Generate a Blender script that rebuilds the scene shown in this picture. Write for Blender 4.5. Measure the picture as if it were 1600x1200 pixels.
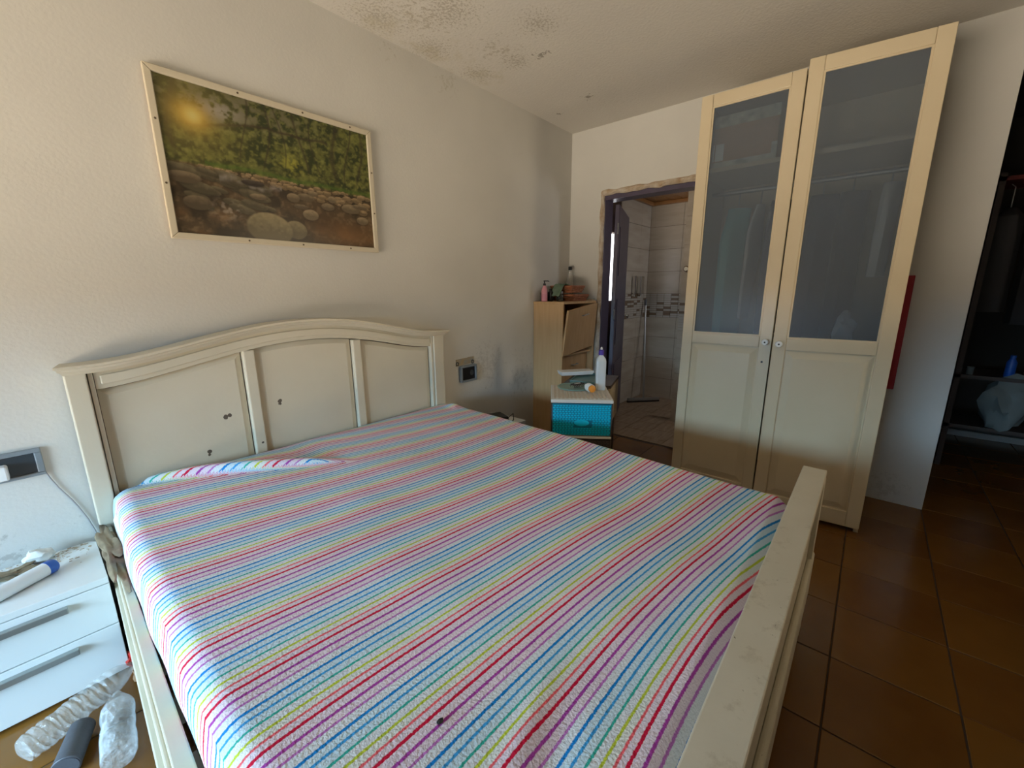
import bpy, bmesh, math, random
import numpy as np
from mathutils import Vector, Matrix, noise
random.seed(7)
for o in list(bpy.data.objects): bpy.data.objects.remove(o)
S = bpy.context.scene
COL = S.collection
PI = math.pi

# ------------------------------------------------------------------ camera
yaw, pitch, roll = math.radians(49.34), math.radians(-12.68), math.radians(-0.30)
F = Vector((math.sin(yaw)*math.cos(pitch), math.cos(yaw)*math.cos(pitch), math.sin(pitch)))
R0 = Vector((math.cos(yaw), -math.sin(yaw), 0)); U0 = R0.cross(F)
Rr = math.cos(roll)*R0 + math.sin(roll)*U0; Uu = -math.sin(roll)*R0 + math.cos(roll)*U0
cd = bpy.data.cameras.new('camera'); cam = bpy.data.objects.new('camera', cd); COL.objects.link(cam)
cd.sensor_fit = 'HORIZONTAL'; cd.sensor_width = 36; cd.lens = 36*650/1600; cd.clip_start = 0.02
M = Matrix((Rr, Uu, -F)).transposed().to_4x4(); M.translation = Vector((0, 0, 1.28))
cam.matrix_world = M
S.camera = cam

# ------------------------------------------------------------------ light
W = bpy.data.worlds.new('world'); S.world = W; W.use_nodes = True
W.node_tree.nodes['Background'].inputs[0].default_value = (0.62, 0.78, 1.0, 1)
W.node_tree.nodes['Background'].inputs[1].default_value = 0.6
def area(name, loc, target, sx, sy, power, col, spread=180):
    l = bpy.data.lights.new(name, 'AREA'); l.shape = 'RECTANGLE'; l.size = sx; l.size_y = sy
    l.energy = power; l.color = col; l.spread = math.radians(spread)
    o = bpy.data.objects.new(name, l); COL.objects.link(o); o.location = loc
    d = Vector(target) - Vector(loc)
    o.rotation_euler = d.to_track_quat('-Z', 'Y').to_euler()
    return o
# daylight: cool sky seen under the half lowered shutter, warm sunlit terrace below it
area('sky_light', (-5.9, 1.0, 3.0), (0.6, 1.0, 0.9), 8.0, 3.6, 3100, (0.44, 0.73, 1.0))
area('sunlit_ground_light', (-13.0, 1.0, -3.0), (-12.9, 1.0, 2), 18, 18, 18000, (1.0, 0.83, 0.62))
area('rear_window_light', (2.47, -2.16, 1.30), (1.3, 2.1, 1.55), 0.24, 0.9, 4.5, (1.0, 0.80, 0.52), 75)
area('bath_window_light', (4.2, 0.36, 1.7), (4.5, 1.9, 0.9), 0.7, 0.5, 14, (0.9, 0.93, 1.0))
S.view_settings.view_transform = 'Standard'; S.view_settings.look = 'None'
S.view_settings.gamma = 1; S.view_settings.use_curve_mapping = False
S.view_settings.exposure = 0.22

# ------------------------------------------------------------------ materials
def mat(name, col, rough=0.6, metal=0.0, col2=None, nscale=6.0, bump=0.0, bscale=60.0, namt=1.0,
        stretch=None, spots=None, spotcol=(0.05, 0.035, 0.02), trans=0.0, alpha=1.0, coat=0.0, spec=0.5, emis=None, estr=0):
    m = bpy.data.materials.new(name); m.use_nodes = True; nt = m.node_tree; N = nt.nodes; L = nt.links
    b = N['Principled BSDF']
    b.inputs['Base Color'].default_value = (*col, 1); b.inputs['Roughness'].default_value = rough
    b.inputs['Metallic'].default_value = metal; b.inputs['Specular IOR Level'].default_value = spec
    b.inputs['Transmission Weight'].default_value = trans; b.inputs['Alpha'].default_value = alpha
    b.inputs['Coat Weight'].default_value = coat
    if emis: b.inputs['Emission Color'].default_value = (*emis, 1); b.inputs['Emission Strength'].default_value = estr
    tc = N.new('ShaderNodeTexCoord'); src = tc.outputs['Object']
    if stretch:
        mp = N.new('ShaderNodeMapping'); mp.inputs['Scale'].default_value = stretch
        L.new(src, mp.inputs['Vector']); src2 = mp.outputs[0]
    else: src2 = src
    last = None
    if col2:
        nz = N.new('ShaderNodeTexNoise'); nz.inputs['Scale'].default_value = nscale; nz.inputs['Detail'].default_value = 6
        L.new(src2, nz.inputs['Vector'])
        cr = N.new('ShaderNodeValToRGB'); cr.color_ramp.elements[0].position = 0.5-0.18*namt; cr.color_ramp.elements[1].position = 0.5+0.18*namt
        cr.color_ramp.elements[0].color = (*col, 1); cr.color_ramp.elements[1].color = (*col2, 1)
        L.new(nz.outputs['Fac'], cr.inputs['Fac']); last = cr.outputs[0]
    if spots:
        wn = N.new('ShaderNodeTexNoise'); wn.inputs['Scale'].default_value = 45; L.new(src, wn.inputs['Vector'])
        acc = None
        for (x, y, z, r) in spots:
            d = N.new('ShaderNodeVectorMath'); d.operation = 'DISTANCE'; d.inputs[1].default_value = (x, y, z); L.new(src, d.inputs[0])
            a = N.new('ShaderNodeMath'); a.operation = 'MULTIPLY_ADD'; a.inputs[1].default_value = 1.6*r; L.new(wn.outputs['Fac'], a.inputs[0]); L.new(d.outputs['Value'], a.inputs[2])
            c = N.new('ShaderNodeMath'); c.operation = 'LESS_THAN'; c.inputs[1].default_value = r*1.8; L.new(a.outputs[0], c.inputs[0])
            if acc is None: acc = c.outputs[0]
            else:
                mx = N.new('ShaderNodeMath'); mx.operation = 'MAXIMUM'; L.new(acc, mx.inputs[0]); L.new(c.outputs[0], mx.inputs[1]); acc = mx.outputs[0]
        mix = N.new('ShaderNodeMix'); mix.data_type = 'RGBA'; mix.inputs[6].default_value = (*col, 1); mix.inputs[7].default_value = (*spotcol, 1)
        if last: L.new(last, mix.inputs[6])
        L.new(acc, mix.inputs[0]); last = mix.outputs[2]
    if last: L.new(last, b.inputs['Base Color'])
    if bump:
        bn = N.new('ShaderNodeTexNoise'); bn.inputs['Scale'].default_value = bscale; bn.inputs['Detail'].default_value = 4
        L.new(src2, bn.inputs['Vector'])
        bp = N.new('ShaderNodeBump'); bp.inputs['Strength'].default_value = bump; bp.inputs['Distance'].default_value = 0.01
        L.new(bn.outputs['Fac'], bp.inputs['Height']); L.new(bp.outputs[0], b.inputs['Normal'])
    m['src'] = 1
    return m

def tinted_noise(m, centers, radius, tint, nscale, thr, soft=0.06, amount=0.8, zs=(1, 1, 1)):
    """adds stains: noise speckles limited to regions round the given points"""
    nt = m.node_tree; N = nt.nodes; L = nt.links; b = N['Principled BSDF']
    tc = N.new('ShaderNodeTexCoord'); acc = None
    for c in centers:
        r = c[3] if len(c) > 3 else radius
        d = N.new('ShaderNodeVectorMath'); d.operation = 'SUBTRACT'; d.inputs[1].default_value = c[:3]; L.new(tc.outputs['Object'], d.inputs[0])
        s = N.new('ShaderNodeVectorMath'); s.operation = 'MULTIPLY'; s.inputs[1].default_value = zs; L.new(d.outputs[0], s.inputs[0])
        l = N.new('ShaderNodeVectorMath'); l.operation = 'LENGTH'; L.new(s.outputs[0], l.inputs[0])
        mr = N.new('ShaderNodeMapRange'); mr.inputs[1].default_value = 0; mr.inputs[2].default_value = r; mr.inputs[3].default_value = 1; mr.inputs[4].default_value = 0
        L.new(l.outputs['Value'], mr.inputs[0])
        if acc is None: acc = mr.outputs[0]
        else:
            mx = N.new('ShaderNodeMath'); mx.operation = 'MAXIMUM'; L.new(acc, mx.inputs[0]); L.new(mr.outputs[0], mx.inputs[1]); acc = mx.outputs[0]
    nz = N.new('ShaderNodeTexNoise'); nz.inputs['Scale'].default_value = nscale; nz.inputs['Detail'].default_value = 8; nz.inputs['Roughness'].default_value = 0.7
    L.new(tc.outputs['Object'], nz.inputs['Vector'])
    # noise + 0.35*mask > thr
    ma = N.new('ShaderNodeMath'); ma.operation = 'MULTIPLY_ADD'; ma.inputs[1].default_value = 0.35; L.new(acc, ma.inputs[0]); L.new(nz.outputs['Fac'], ma.inputs[2])
    st = N.new('ShaderNodeMapRange'); st.inputs[1].default_value = thr; st.inputs[2].default_value = thr+soft; L.new(ma.outputs[0], st.inputs[0])
    m2 = N.new('ShaderNodeMath'); m2.operation = 'MULTIPLY'; m2.inputs[1].default_value = amount; L.new(st.outputs[0], m2.inputs[0])
    m3 = N.new('ShaderNodeMath'); m3.operation = 'MULTIPLY'; L.new(m2.outputs[0], m3.inputs[0])
    g = N.new('ShaderNodeMath'); g.operation = 'MULTIPLY'; g.use_clamp = True; g.inputs[1].default_value = 3; L.new(acc, g.inputs[0]); L.new(g.outputs[0], m3.inputs[1])
    mix = N.new('ShaderNodeMix'); mix.data_type = 'RGBA'; mix.inputs[7].default_value = (*tint, 1)
    bc = b.inputs['Base Color']
    if bc.is_linked: L.new(bc.links[0].from_socket, mix.inputs[6])
    else: mix.inputs[6].default_value = bc.default_value
    L.new(m3.outputs[0], mix.inputs[0]); L.new(mix.outputs[2], bc)
    return m

wall_m = mat('wall_paint', (0.585, 0.575, 0.54), 0.85, col2=(0.63, 0.62, 0.58), nscale=2.2, bump=0.08, bscale=90)
tinted_noise(wall_m, [(-0.2, 2.13, 0.42, 0.40), (-0.6, 2.13, 0.45, .4), (0.0, 2.13, .45, .2)], 0.6, (0.30, 0.28, 0.25), 26, 0.86, 0.08, 0.5)
tinted_noise(wall_m, [(2.2, 2.13, 0.75, 0.55), (2.6, 2.13, 0.6, 0.5), (3.277, -.2, .1, .3)], 0.6, (0.40, 0.38, 0.35), 34, 0.78, 0.1, 0.45)
tinted_noise(wall_m, [(1.9, 2.13, 2.5, 0.25), (1.5, 2.13, 2.52, 0.15)], 0.6, (0.36, 0.33, 0.24), 50, 0.80, 0.1, 0.4)
ceil_m = mat('ceiling_paint', (0.62, 0.59, 0.54), 0.9, col2=(0.66, 0.63, 0.57), nscale=1.5, bump=0.2, bscale=70)
tinted_noise(ceil_m, [(1.35, 2.0, 2.56, .5), (1.7, 2.02, 2.56, .40), (2.05, 2.02, 2.56, .35), (2.1, 1.75, 2.56, .3), (1.55, 1.7, 2.56, .5), (1.9, 1.45, 2.56, .35)], 0.5, (0.30, 0.26, 0.19), 75, 0.80, 0.05, 0.55)
tinted_noise(ceil_m, [(1.75, 2.08, 2.56, .4), (2.1, 2.0, 2.56, .3), (1.4, 2.05, 2.56, .35)], 0.5, (0.50, 0.45, 0.32), 11, 0.72, 0.2, 0.5)
tinted_noise(ceil_m, [(2.76, 1.68, 2.56, .10), (2.87, 1.98, 2.56, .06), (2.13, 1.60, 2.56, .10)], 0.5, (0.20, 0.17, 0.13), 40, 0.76, 0.04, 0.7)
tinted_noise(ceil_m, [(1.5, 1.85, 2.56, .6), (1.95, 1.75, 2.56, .5)], 0.5, (0.34, 0.29, 0.21), 42, 0.84, 0.04, 0.5)
cream_m = mat('cream_lacquer', (0.61, 0.51, 0.34), 0.30, col2=(0.65, 0.55, 0.38), nscale=3, bump=0.05, bscale=40)
bed_m = mat('bed_cream_paint', (0.64, 0.585, 0.46), 0.38, col2=(0.60, 0.545, 0.42), nscale=4, bump=0.05, bscale=50,
            spots=[(0.505, 2.076, 0.748, .011), (0.52, 2.076, 0.752, .008), (0.428, 2.076, 0.612, .009), (0.425, 2.076, 0.60, .007), (0.73, 2.076, 0.775, .009), (0.728, 2.076, 0.762, .008), (0.629, 2.063, 0.60, .006)], spotcol=(0.10, 0.08, 0.06))
foot_m = mat('worn_cream_paint', (0.56, 0.51, 0.39), 0.42, col2=(0.61, 0.56, 0.44), nscale=7, bump=0.04, bscale=60)
tinted_noise(foot_m, [(0.9, 0.08, 0.65, 2.5)], 2, (0.36, 0.30, 0.20), 22, 0.88, 0.12, 0.5)
tinted_noise(foot_m, [(0.9, 0.08, 0.65, 2.5)], 2, (0.10, 0.08, 0.05), 75, 1.0, 0.01, 0.9)
white_m = mat('white_melamine', (0.74, 0.76, 0.75), 0.3, bump=0.02, bscale=20)
tinted_noise(white_m, [(-0.25, 2.12, 0.38, .3), (0.0, 2.1, .38, .2)], .3, (0.30, 0.26, 0.20), 14, 0.62, 0.12, 0.7)
dirt_m = mat('crumpled_brown_cloth', (0.14, 0.10, 0.06), 0.95, col2=(0.30, 0.24, 0.15), nscale=12, bump=0.5, bscale=30)
steel_m = mat('brushed_steel', (0.42, 0.43, 0.42), 0.38, 0.85)
chrome_m = mat('chrome', (0.75, 0.75, 0.75), 0.12, 1.0)
dark_m = mat('dark_grey_plastic', (0.045, 0.05, 0.055), 0.4)
grey_m = mat('grey_plastic', (0.075, 0.075, 0.085), 0.55, bump=0.1, bscale=80)
greyframe_m = mat('metallic_grey_plastic', (0.26, 0.30, 0.33), 0.35, 0.3)
black_m = mat('black_plastic', (0.012, 0.012, 0.013), 0.35)
whitep_m = mat('white_plastic', (0.80, 0.82, 0.82), 0.35)
purple_m = mat('purple_gloss_paint', (0.062, 0.05, 0.085), 0.35, col2=(0.085, 0.068, 0.11), nscale=5)
plaster_m = mat('broken_plaster', (0.40, 0.28, 0.17), 0.95, col2=(0.62, 0.56, 0.47), nscale=16, bump=0.9, bscale=50)
wood_m = mat('light_beech_veneer', (0.55, 0.345, 0.165), 0.42, col2=(0.61, 0.40, 0.205), nscale=5, stretch=(9, 9, 0.7), bump=0.03, bscale=30)
darkwood_m = mat('dark_brown_board', (0.06, 0.042, 0.035), 0.5)
teal_m = mat('teal_plastic', (0.10, 0.20, 0.20), 0.35)
greendisc_m = mat('pale_green_plastic', (0.22, 0.36, 0.31), 0.4)
blue_m = mat('turquoise_rattan_plastic', (0.0, 0.52, 0.72), 0.42)
blueback_m = mat('gap_shade_turquoise', (0.0, 0.19, 0.30), 0.5)  # drawer backing, darkened so shade in the weave gaps is painted in
brownback_m = mat('gap_shade_brown', (0.03, 0.02, 0.015), 0.5)  # same painted gap shade for the brown drawers
woven_m = mat('white_woven_plastic', (0.66, 0.63, 0.56), 0.5)
brown_m = mat('brown_plastic', (0.07, 0.045, 0.035), 0.45)
pink_m = mat('pink_plastic', (0.68, 0.30, 0.36), 0.35)
orange_m = mat('orange_plastic', (0.80, 0.30, 0.04), 0.4)
violet_m = mat('violet_plastic', (0.09, 0.05, 0.42), 0.35)
bluecap_m = mat('blue_plastic', (0.02, 0.11, 0.48), 0.35)
red_m = mat('red_board', (0.33, 0.010, 0.022), 0.45)
wicker_m = mat('red_brown_wicker', (0.30, 0.10, 0.045), 0.6, col2=(0.42, 0.17, 0.08), nscale=30)
green_m = mat('green_cloth', (0.09, 0.15, 0.10), 0.9, col2=(0.2, 0.27, 0.2), nscale=18, bump=.3, bscale=40)
foam_m = mat('white_foam', (0.72, 0.72, 0.68), 0.9, bump=0.5, bscale=25)
card_m = mat('cardboard', (0.50, 0.30, 0.16), 0.9, col2=(0.44, 0.26, 0.14), nscale=6)
tape_m = mat('printed_packing_tape', (0.70, 0.70, 0.52), 0.45, col2=(0.36, 0.36, 0.28), nscale=22)
skin_dark = mat('dark_fabric', (0.02, 0.02, 0.03), 0.9, col2=(0.035, 0.035, 0.045), nscale=9)
bluefab_m = mat('navy_fabric', (0.03, 0.045, 0.10), 0.9)
tealfab_m = mat('mint_fabric', (0.22, 0.62, 0.60), 0.9)
whitefab_m = mat('white_fabric', (0.80, 0.82, 0.78), 0.9)
tile_floor_m = mat('terracotta_tile', (0.165, 0.070, 0.012), 0.2, col2=(0.235, 0.102, 0.020), nscale=2.2, bump=0.03, bscale=8)
tile_floor_b = mat('terracotta_tile_dark', (0.14, 0.055, 0.010), 0.2, col2=(0.20, 0.085, 0.017), nscale=2.8, bump=0.03, bscale=8)
grout_m = mat('dark_grout', (0.06, 0.035, 0.018), 0.9)
bathtile_m = mat('beige_wall_tile', (0.42, 0.36, 0.28), 0.25, col2=(0.50, 0.44, 0.36), nscale=3, stretch=(1, 1, 5))
mosaic_l = mat('light_mosaic', (0.46, 0.42, 0.36), 0.25)
mosaic_d = mat('brown_mosaic', (0.20, 0.14, 0.095), 0.25)
bathfloor_m = mat('wood_look_floor_tile', (0.22, 0.145, 0.085), 0.35, col2=(0.36, 0.26, 0.17), nscale=4, stretch=(1.5, 9, 1))
plank_m = mat('varnished_pine', (0.34, 0.17, 0.06), 0.35, col2=(0.22, 0.10, 0.035), nscale=5, stretch=(10, 1, 1))
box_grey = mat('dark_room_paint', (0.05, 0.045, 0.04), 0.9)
bag_m = mat('pale_plastic_bag', (0.16, 0.19, 0.19), 0.6)
screw_m = mat('dark_screw', (0.12, 0.09, 0.06), 0.5, 0.5)
frame_m = mat('off_white_frame', (0.56, 0.50, 0.38), 0.5)
handle_m = mat('worn_steel', (0.36, 0.38, 0.37), 0.35, 0.7)
bottle_m = mat('clear_plastic', (0.80, 0.82, 0.80), 0.12, trans=0.0, alpha=0.27, bump=0.9, bscale=60, spec=0.9)
glassjar_m = mat('dark_glass', (0.05, 0.06, 0.05), 0.1, alpha=0.75, spec=0.8)
winglow_m = mat('lit_frosted_window', (0.8, 0.8, 0.8), 0.5, emis=(0.95, 0.97, 1.0), estr=5)

# frosted pane: part see-through, part milky
glass_m = bpy.data.materials.new('frosted_glass'); glass_m.use_nodes = True
_n = glass_m.node_tree.nodes; _l = glass_m.node_tree.links
_b = _n['Principled BSDF']; _b.inputs['Base Color'].default_value = (0.17, 0.20, 0.24, 1); _b.inputs['Roughness'].default_value = 0.28
_t = _n.new('ShaderNodeBsdfTransparent'); _t.inputs[0].default_value = (0.84, 0.88, 0.92, 1)
_x = _n.new('ShaderNodeMixShader'); _x.inputs[0].default_value = 0.38
_l.new(_t.outputs[0], _x.inputs[1]); _l.new(_b.outputs[0], _x.inputs[2]); _l.new(_x.outputs[0], _n['Material Output'].inputs[0])

# ------------------------------------------------------------------ mesh helpers
class MB:
    def __init__(s): s.bm = bmesh.new()
    def box(s, x0, x1, y0, y1, z0, z1, mtx=None):
        v = [s.bm.verts.new(p) for p in ((x0,y0,z0),(x1,y0,z0),(x1,y1,z0),(x0,y1,z0),(x0,y0,z1),(x1,y0,z1),(x1,y1,z1),(x0,y1,z1))]
        for f in ((3,2,1,0),(4,5,6,7),(0,1,5,4),(1,2,6,5),(2,3,7,6),(3,0,4,7)): s.bm.faces.new([v[i] for i in f])
        if mtx: 
            for q in v: q.co = mtx @ q.co
        return s
    def prism(s, pts, axis, a, b):
        def P(p, t): return {'x': (t, p[0], p[1]), 'y': (p[0], t, p[1]), 'z': (p[0], p[1], t)}[axis]
        A = [s.bm.verts.new(P(p, a)) for p in pts]; B = [s.bm.verts.new(P(p, b)) for p in pts]
        n = len(pts)
        s.bm.faces.new(A); s.bm.faces.new(B[::-1])
        for i in range(n): s.bm.faces.new((A[i], B[i], B[(i+1) % n], A[(i+1) % n]))
        return s
    def hexa(s, lo, hi):
        A = [s.bm.verts.new(p) for p in lo]; B = [s.bm.verts.new(p) for p in hi]; n = len(lo)
        s.bm.faces.new(A[::-1]); s.bm.faces.new(B)
        for i in range(n): s.bm.faces.new((A[i], A[(i+1) % n], B[(i+1) % n], B[i]))
        return s
    def lathe(s, prof, o=(0,0,0), ax=(0,0,1), seg=24, sq=0.0, flat=(1,1)):
        o = Vector(o); q = Vector((0,0,1)).rotation_difference(Vector(ax).normalized())
        rings = []
        for (r, h) in prof:
            ring = []
            for i in range(seg):
                a = 2*PI*i/seg; c, d = math.cos(a), math.sin(a)
                if sq: k = 1/((abs(c)**(2+sq)+abs(d)**(2+sq))**(1/(2+sq)))
                else: k = 1
                ring.append(s.bm.verts.new(o + q @ Vector((r*c*k*flat[0], r*d*k*flat[1], h))))
            rings.append(ring)
        for A, B in zip(rings, rings[1:]):
            for i in range(seg): s.bm.faces.new((A[i], A[(i+1) % seg], B[(i+1) % seg], B[i]))
        s.bm.faces.new(rings[0][::-1]); s.bm.faces.new(rings[-1])
        return s
    def tube(s, pts, r, seg=8):
        pts = [Vector(p) for p in pts]; rings = []
        for i, p in enumerate(pts):
            t = (pts[min(i+1, len(pts)-1)] - pts[max(i-1, 0)]).normalized()
            up = Vector((0,0,1)) if abs(t.z) < 0.9 else Vector((1,0,0))
            a = t.cross(up).normalized(); b = t.cross(a)
            rr = r[i] if isinstance(r, (list, tuple)) else r
            rings.append([s.bm.verts.new(p + rr*(math.cos(2*PI*k/seg)*a + math.sin(2*PI*k/seg)*b)) for k in range(seg)])
        for A, B in zip(rings, rings[1:]):
            for i in range(seg): s.bm.faces.new((A[i], B[i], B[(i+1) % seg], A[(i+1) % seg]))
        s.bm.faces.new(rings[0]); s.bm.faces.new(rings[-1][::-1])
        return s
    def build(s, name, m, parent=None, smooth=False, bevel=0.0, bseg=2):
        bmesh.ops.recalc_face_normals(s.bm, faces=s.bm.faces)
        me = bpy.data.meshes.new(name); s.bm.to_mesh(me); s.bm.free()
        if smooth:
            for p in me.polygons: p.use_smooth = True
            me.set_sharp_from_angle(angle=math.radians(40))
        me.materials.append(m)
        o = bpy.data.objects.new(name, me); COL.objects.link(o)
        if parent: o.parent = parent
        if bevel:
            md = o.modifiers.new('bevel', 'BEVEL'); md.width = bevel; md.segments = bseg; md.limit_method = 'ANGLE'
        return o
def thing(name, label, cat, loc=(0,0,0), rz=0, group=None):
    o = bpy.data.objects.new(name, None); COL.objects.link(o); o.location = loc; o.rotation_euler = (0,0,rz)
    o.empty_display_size = 0.1
    return tag(o, label, cat, group)
def tag(o, label, cat, group=None):
    o['label'] = label; o['category'] = cat
    if group: o['group'] = group
    return o
def struct(o): o['kind'] = 'structure'; return o
def bx(*a): return MB().box(*a)
def frustum_y(x0, x1, z0, z1, yb, yf, inset):      # raised field with sloping edges, front towards -y
    return MB().hexa([(x0,yb,z0),(x1,yb,z0),(x1,yb,z1),(x0,yb,z1)], [(x0+inset,yf,z0+inset),(x1-inset,yf,z0+inset),(x1-inset,yf,z1-inset),(x0+inset,yf,z1-inset)])
def blob(o, r, seed=0, amp=0.35, sc=3.0, sub=3):
    m = MB(); bmesh.ops.create_icosphere(m.bm, subdivisions=sub, radius=1)
    for v in m.bm.verts:
        n = noise.noise(v.co*sc*0.6 + Vector((seed, seed*2.3, 0)))
        v.co = v.co*(1+amp*n*1.6); v.co = Vector((v.co.x*r[0], v.co.y*r[1], v.co.z*r[2])) + Vector(o)
    return m

XB, YA, HC = 3.277, 2.13, 2.56
XL, YB = -1.8, -2.3
# ------------------------------------------------------------------ room shell
def wall_with_hole(axis, lo, hi, z0, z1, a, b, holes):
    """boxes along one direction leaving rectangular holes (u0,u1,z0,z1)"""
    m = MB(); us = sorted({lo, hi, *[h[0] for h in holes], *[h[1] for h in holes]})
    for u0, u1 in zip(us, us[1:]):
        hs = [h for h in holes if h[0] <= u0 and h[1] >= u1]
        segs = [(z0, z1)]
        for h in hs:
            new = []
            for s0, s1 in segs:
                if h[2] > s0: new.append((s0, min(s1, h[2])))
                if h[3] < s1: new.append((max(s0, h[3]), s1))
            segs = new
        for s0, s1 in segs:
            if s1 - s0 > 1e-4:
                if axis == 'y': m.box(a, b, u0, u1, s0, s1)
                else: m.box(u0, u1, a, b, s0, s1)
    return m
struct(bx(XL-0.2, XB+0.14, YA, YA+0.15, 0, HC+0.1).build('wall_left', wall_m))
struct(wall_with_hole('y', -0.38, YA, 0, HC+0.02, XB, XB+0.14, [(0.98, 1.835, 0, 2.055)]).build('wall_right', wall_m))
struct(wall_with_hole('y', YB, YA, 0, HC, XL-0.2, XL, [(0.15, 1.90, 0.0, 1.32)]).build('wall_window', wall_m))
struct(wall_with_hole('x', XL-0.2, XB+2.2, 0, HC, YB-0.15, YB, [(2.33, 2.62, 0.75, 2.0)]).build('wall_behind', mat('dark_low_bounce_wall', (0.20, 0.16, 0.12), .9)))  # unseen wall, its colour made dark to cut bounce light in the room
struct(bx(XL-0.2, XB+0.02, YB-0.15, YA+0.15, HC, HC+0.12).build('ceiling', ceil_m))
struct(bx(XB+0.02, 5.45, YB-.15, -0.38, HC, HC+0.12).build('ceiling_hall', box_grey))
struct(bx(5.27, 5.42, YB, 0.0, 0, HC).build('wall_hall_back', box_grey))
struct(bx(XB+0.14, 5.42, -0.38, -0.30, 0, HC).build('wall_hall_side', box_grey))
# half lowered roller shutter
sh = struct(bx(XL-0.12, XL-0.11, 0.15, 1.90, 1.29, 1.32).build('window_1', whitep_m))
for k in range(12): bx(XL-0.13, XL-0.115, 0.15, 1.90, 1.32+k*0.055, 1.372+k*0.055).build('shutter_slat', whitep_m, sh)
# floor with terracotta tiles
fl = struct(bx(XL-0.2, 5.42, YB, YA, -0.1, -0.004).build('floor', grout_m))
TP = 0.325
tm = [None, None]
for i in range(-6, 12):
    for j in range(-8, 7):
        x0 = 1.675+i*TP; y0 = -0.05+j*TP
        cx, cy = x0+TP/2, y0+TP/2
        if cx < XL or cx > 5.2 or cy > YA or cy < -1.9: continue
        if cx > XB+.1 and cy > -0.40: continue
        if cx > XB and cy < -1.9: continue
        if 0.1 < cx < 1.5 and cy > 0.25: continue          # under the bed
        if cx < 1.0 and cy < 1.2 : continue
        k = (i*7+j*3) % 2
        w, d = TP-0.005, TP-0.005
        if tm[k] is None:
            t = bx(0, w, 0, d, -0.01, 0).build('floor_tile', tile_floor_m if k else tile_floor_b, fl, bevel=0.0015, bseg=1); tm[k] = t
        else:
            t = tm[k].copy(); COL.objects.link(t); t.parent = fl
        t.location = (x0, y0, random.uniform(-0.0006, 0.0006)); t.rotation_euler = (random.uniform(-.003,.003), random.uniform(-.003,.003), 0)
# clip: tiles past the headboard wall are hidden inside it

# bathroom ------------------------------------------------------------
bb = struct(bx(4.87, 4.97, 0.2, 2.2, 0, 2.35).build('wall_bathroom_back', grout_m))
bl = struct(wall_with_hole('x', XB+0.14, 4.97, 0, 2.35, 2.08, 2.20, [(3.66, 4.12, 1.17, 1.84)]).build('wall_bathroom_left', grout_m))
struct(bx(XB+0.14, 4.97, 0.2, 0.32, 0, 2.35).build('wall_bathroom_right', bathtile_m))
bp_ = struct(bx(4.04, 4.16, 0.32, 1.39, 0, 2.24).build('wall_bathroom_partition', bathtile_m))
bf = struct(bx(XB+0.0, 4.97, 0.3, 2.2, -0.08, -0.006).build('floor_bathroom', grout_m))
bc = struct(bx(XB+0.14, 4.97, 0.3, 2.2, 2.25, 2.33).build('ceiling_bathroom', plank_m))
wb = struct(bx(3.66, 4.12, 2.14, 2.15, 1.17, 1.84).build('window_2', winglow_m))
bx(3.66, 3.69, 2.09, 2.14, 1.17, 1.84).build('window_frame', whitep_m, wb)
TZ = 0.245
def tile_rows(parent, axis, plane, lo, hi, step, zmin, zmax, skip, th):
    k = 0; z = zmin
    while z < zmax-0.01:
        z1 = min(z+TZ, zmax)
        if not (skip[0]-0.01 <= z < skip[1]-0.01):
            if z < skip[0]: z1 = min(z1, skip[0])
            u = lo
            while u < hi-0.01:
                u1 = min(u+step, hi)
                a, b, c, d = u+.0015, u1-.0015, z+.0015, z1-.0015
                hole = axis == 'x' and plane > 2 and not (b < 3.66 or a > 4.12) and not (d < 1.17 or c > 1.84)
                if not hole:
                    (MB().box(plane-th, plane, a, b, c, d) if axis == 'y' else MB().box(a, b, plane-th, plane, c, d)).build('wall_tile', bathtile_m, parent)
                u = u1
            z = z1
        else: z = skip[1]
MZ0, MZ1 = 0.965, 1.235
tile_rows(bb, 'y', 4.87, 1.2, 2.07, 0.5, 0, 2.25, (MZ0, MZ1), 0.010)
tile_rows(bl, 'x', 2.08, 4.12, 4.86, 0.5, 0, 2.25, (MZ0, MZ1), 0.010)
tile_rows(bp_, 'y', 4.04, 1.0, 1.39, 0.5, 0, 2.24, (MZ0-.06, MZ1-.05), 0.010)
def mosaic(parent, axis, plane, lo, hi, z0, z1):
    md, ml = MB(), MB(); n = int(round((z1-z0)/0.0245)); st = (z1-z0)/n
    u = lo; c = 0
    while u < hi-0.005:
        u1 = min(u+0.082, hi)
        for k in range(n):
            m = md if random.random() < 0.24 else ml
            a = (u+.002, u1-.002, z0+k*st+.0015, z0+(k+1)*st-.0015)
            if axis == 'y': m.box(plane-.011, plane, *a)
            else: m.box(a[0], a[1], plane-.011, plane, a[2], a[3])
        u = u1
    o = ml.build('mosaic_strip', mosaic_l, parent); o['kind'] = 'stuff'
    o = md.build('mosaic_strip', mosaic_d, parent); o['kind'] = 'stuff'; o['label'] = 'dark brown mosaic pieces'
mosaic(bb, 'y', 4.87, 1.2, 2.07, MZ0, MZ1)
mosaic(bl, 'x', 2.08, 4.12, 4.86, MZ0, MZ1)
mosaic(bp_, 'y', 4.04, 1.0, 1.39, MZ0-.06, MZ1-.05)
for i in range(6):
    for j in range(5):
        x0 = 3.34+i*0.255+ (0.1 if j % 2 else 0); y0 = 1.0+j*0.215
        if i == 0 and j % 2: bx(3.34, 3.437, y0, min(y0+0.21, 2.069), -0.006, 0).build('floor_tile', bathfloor_m, bf)
        bx(x0, min(x0+0.25, 4.86), y0, min(y0+0.21, 2.069), -0.006, 0).build('floor_tile', bathfloor_m, bf)
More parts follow.
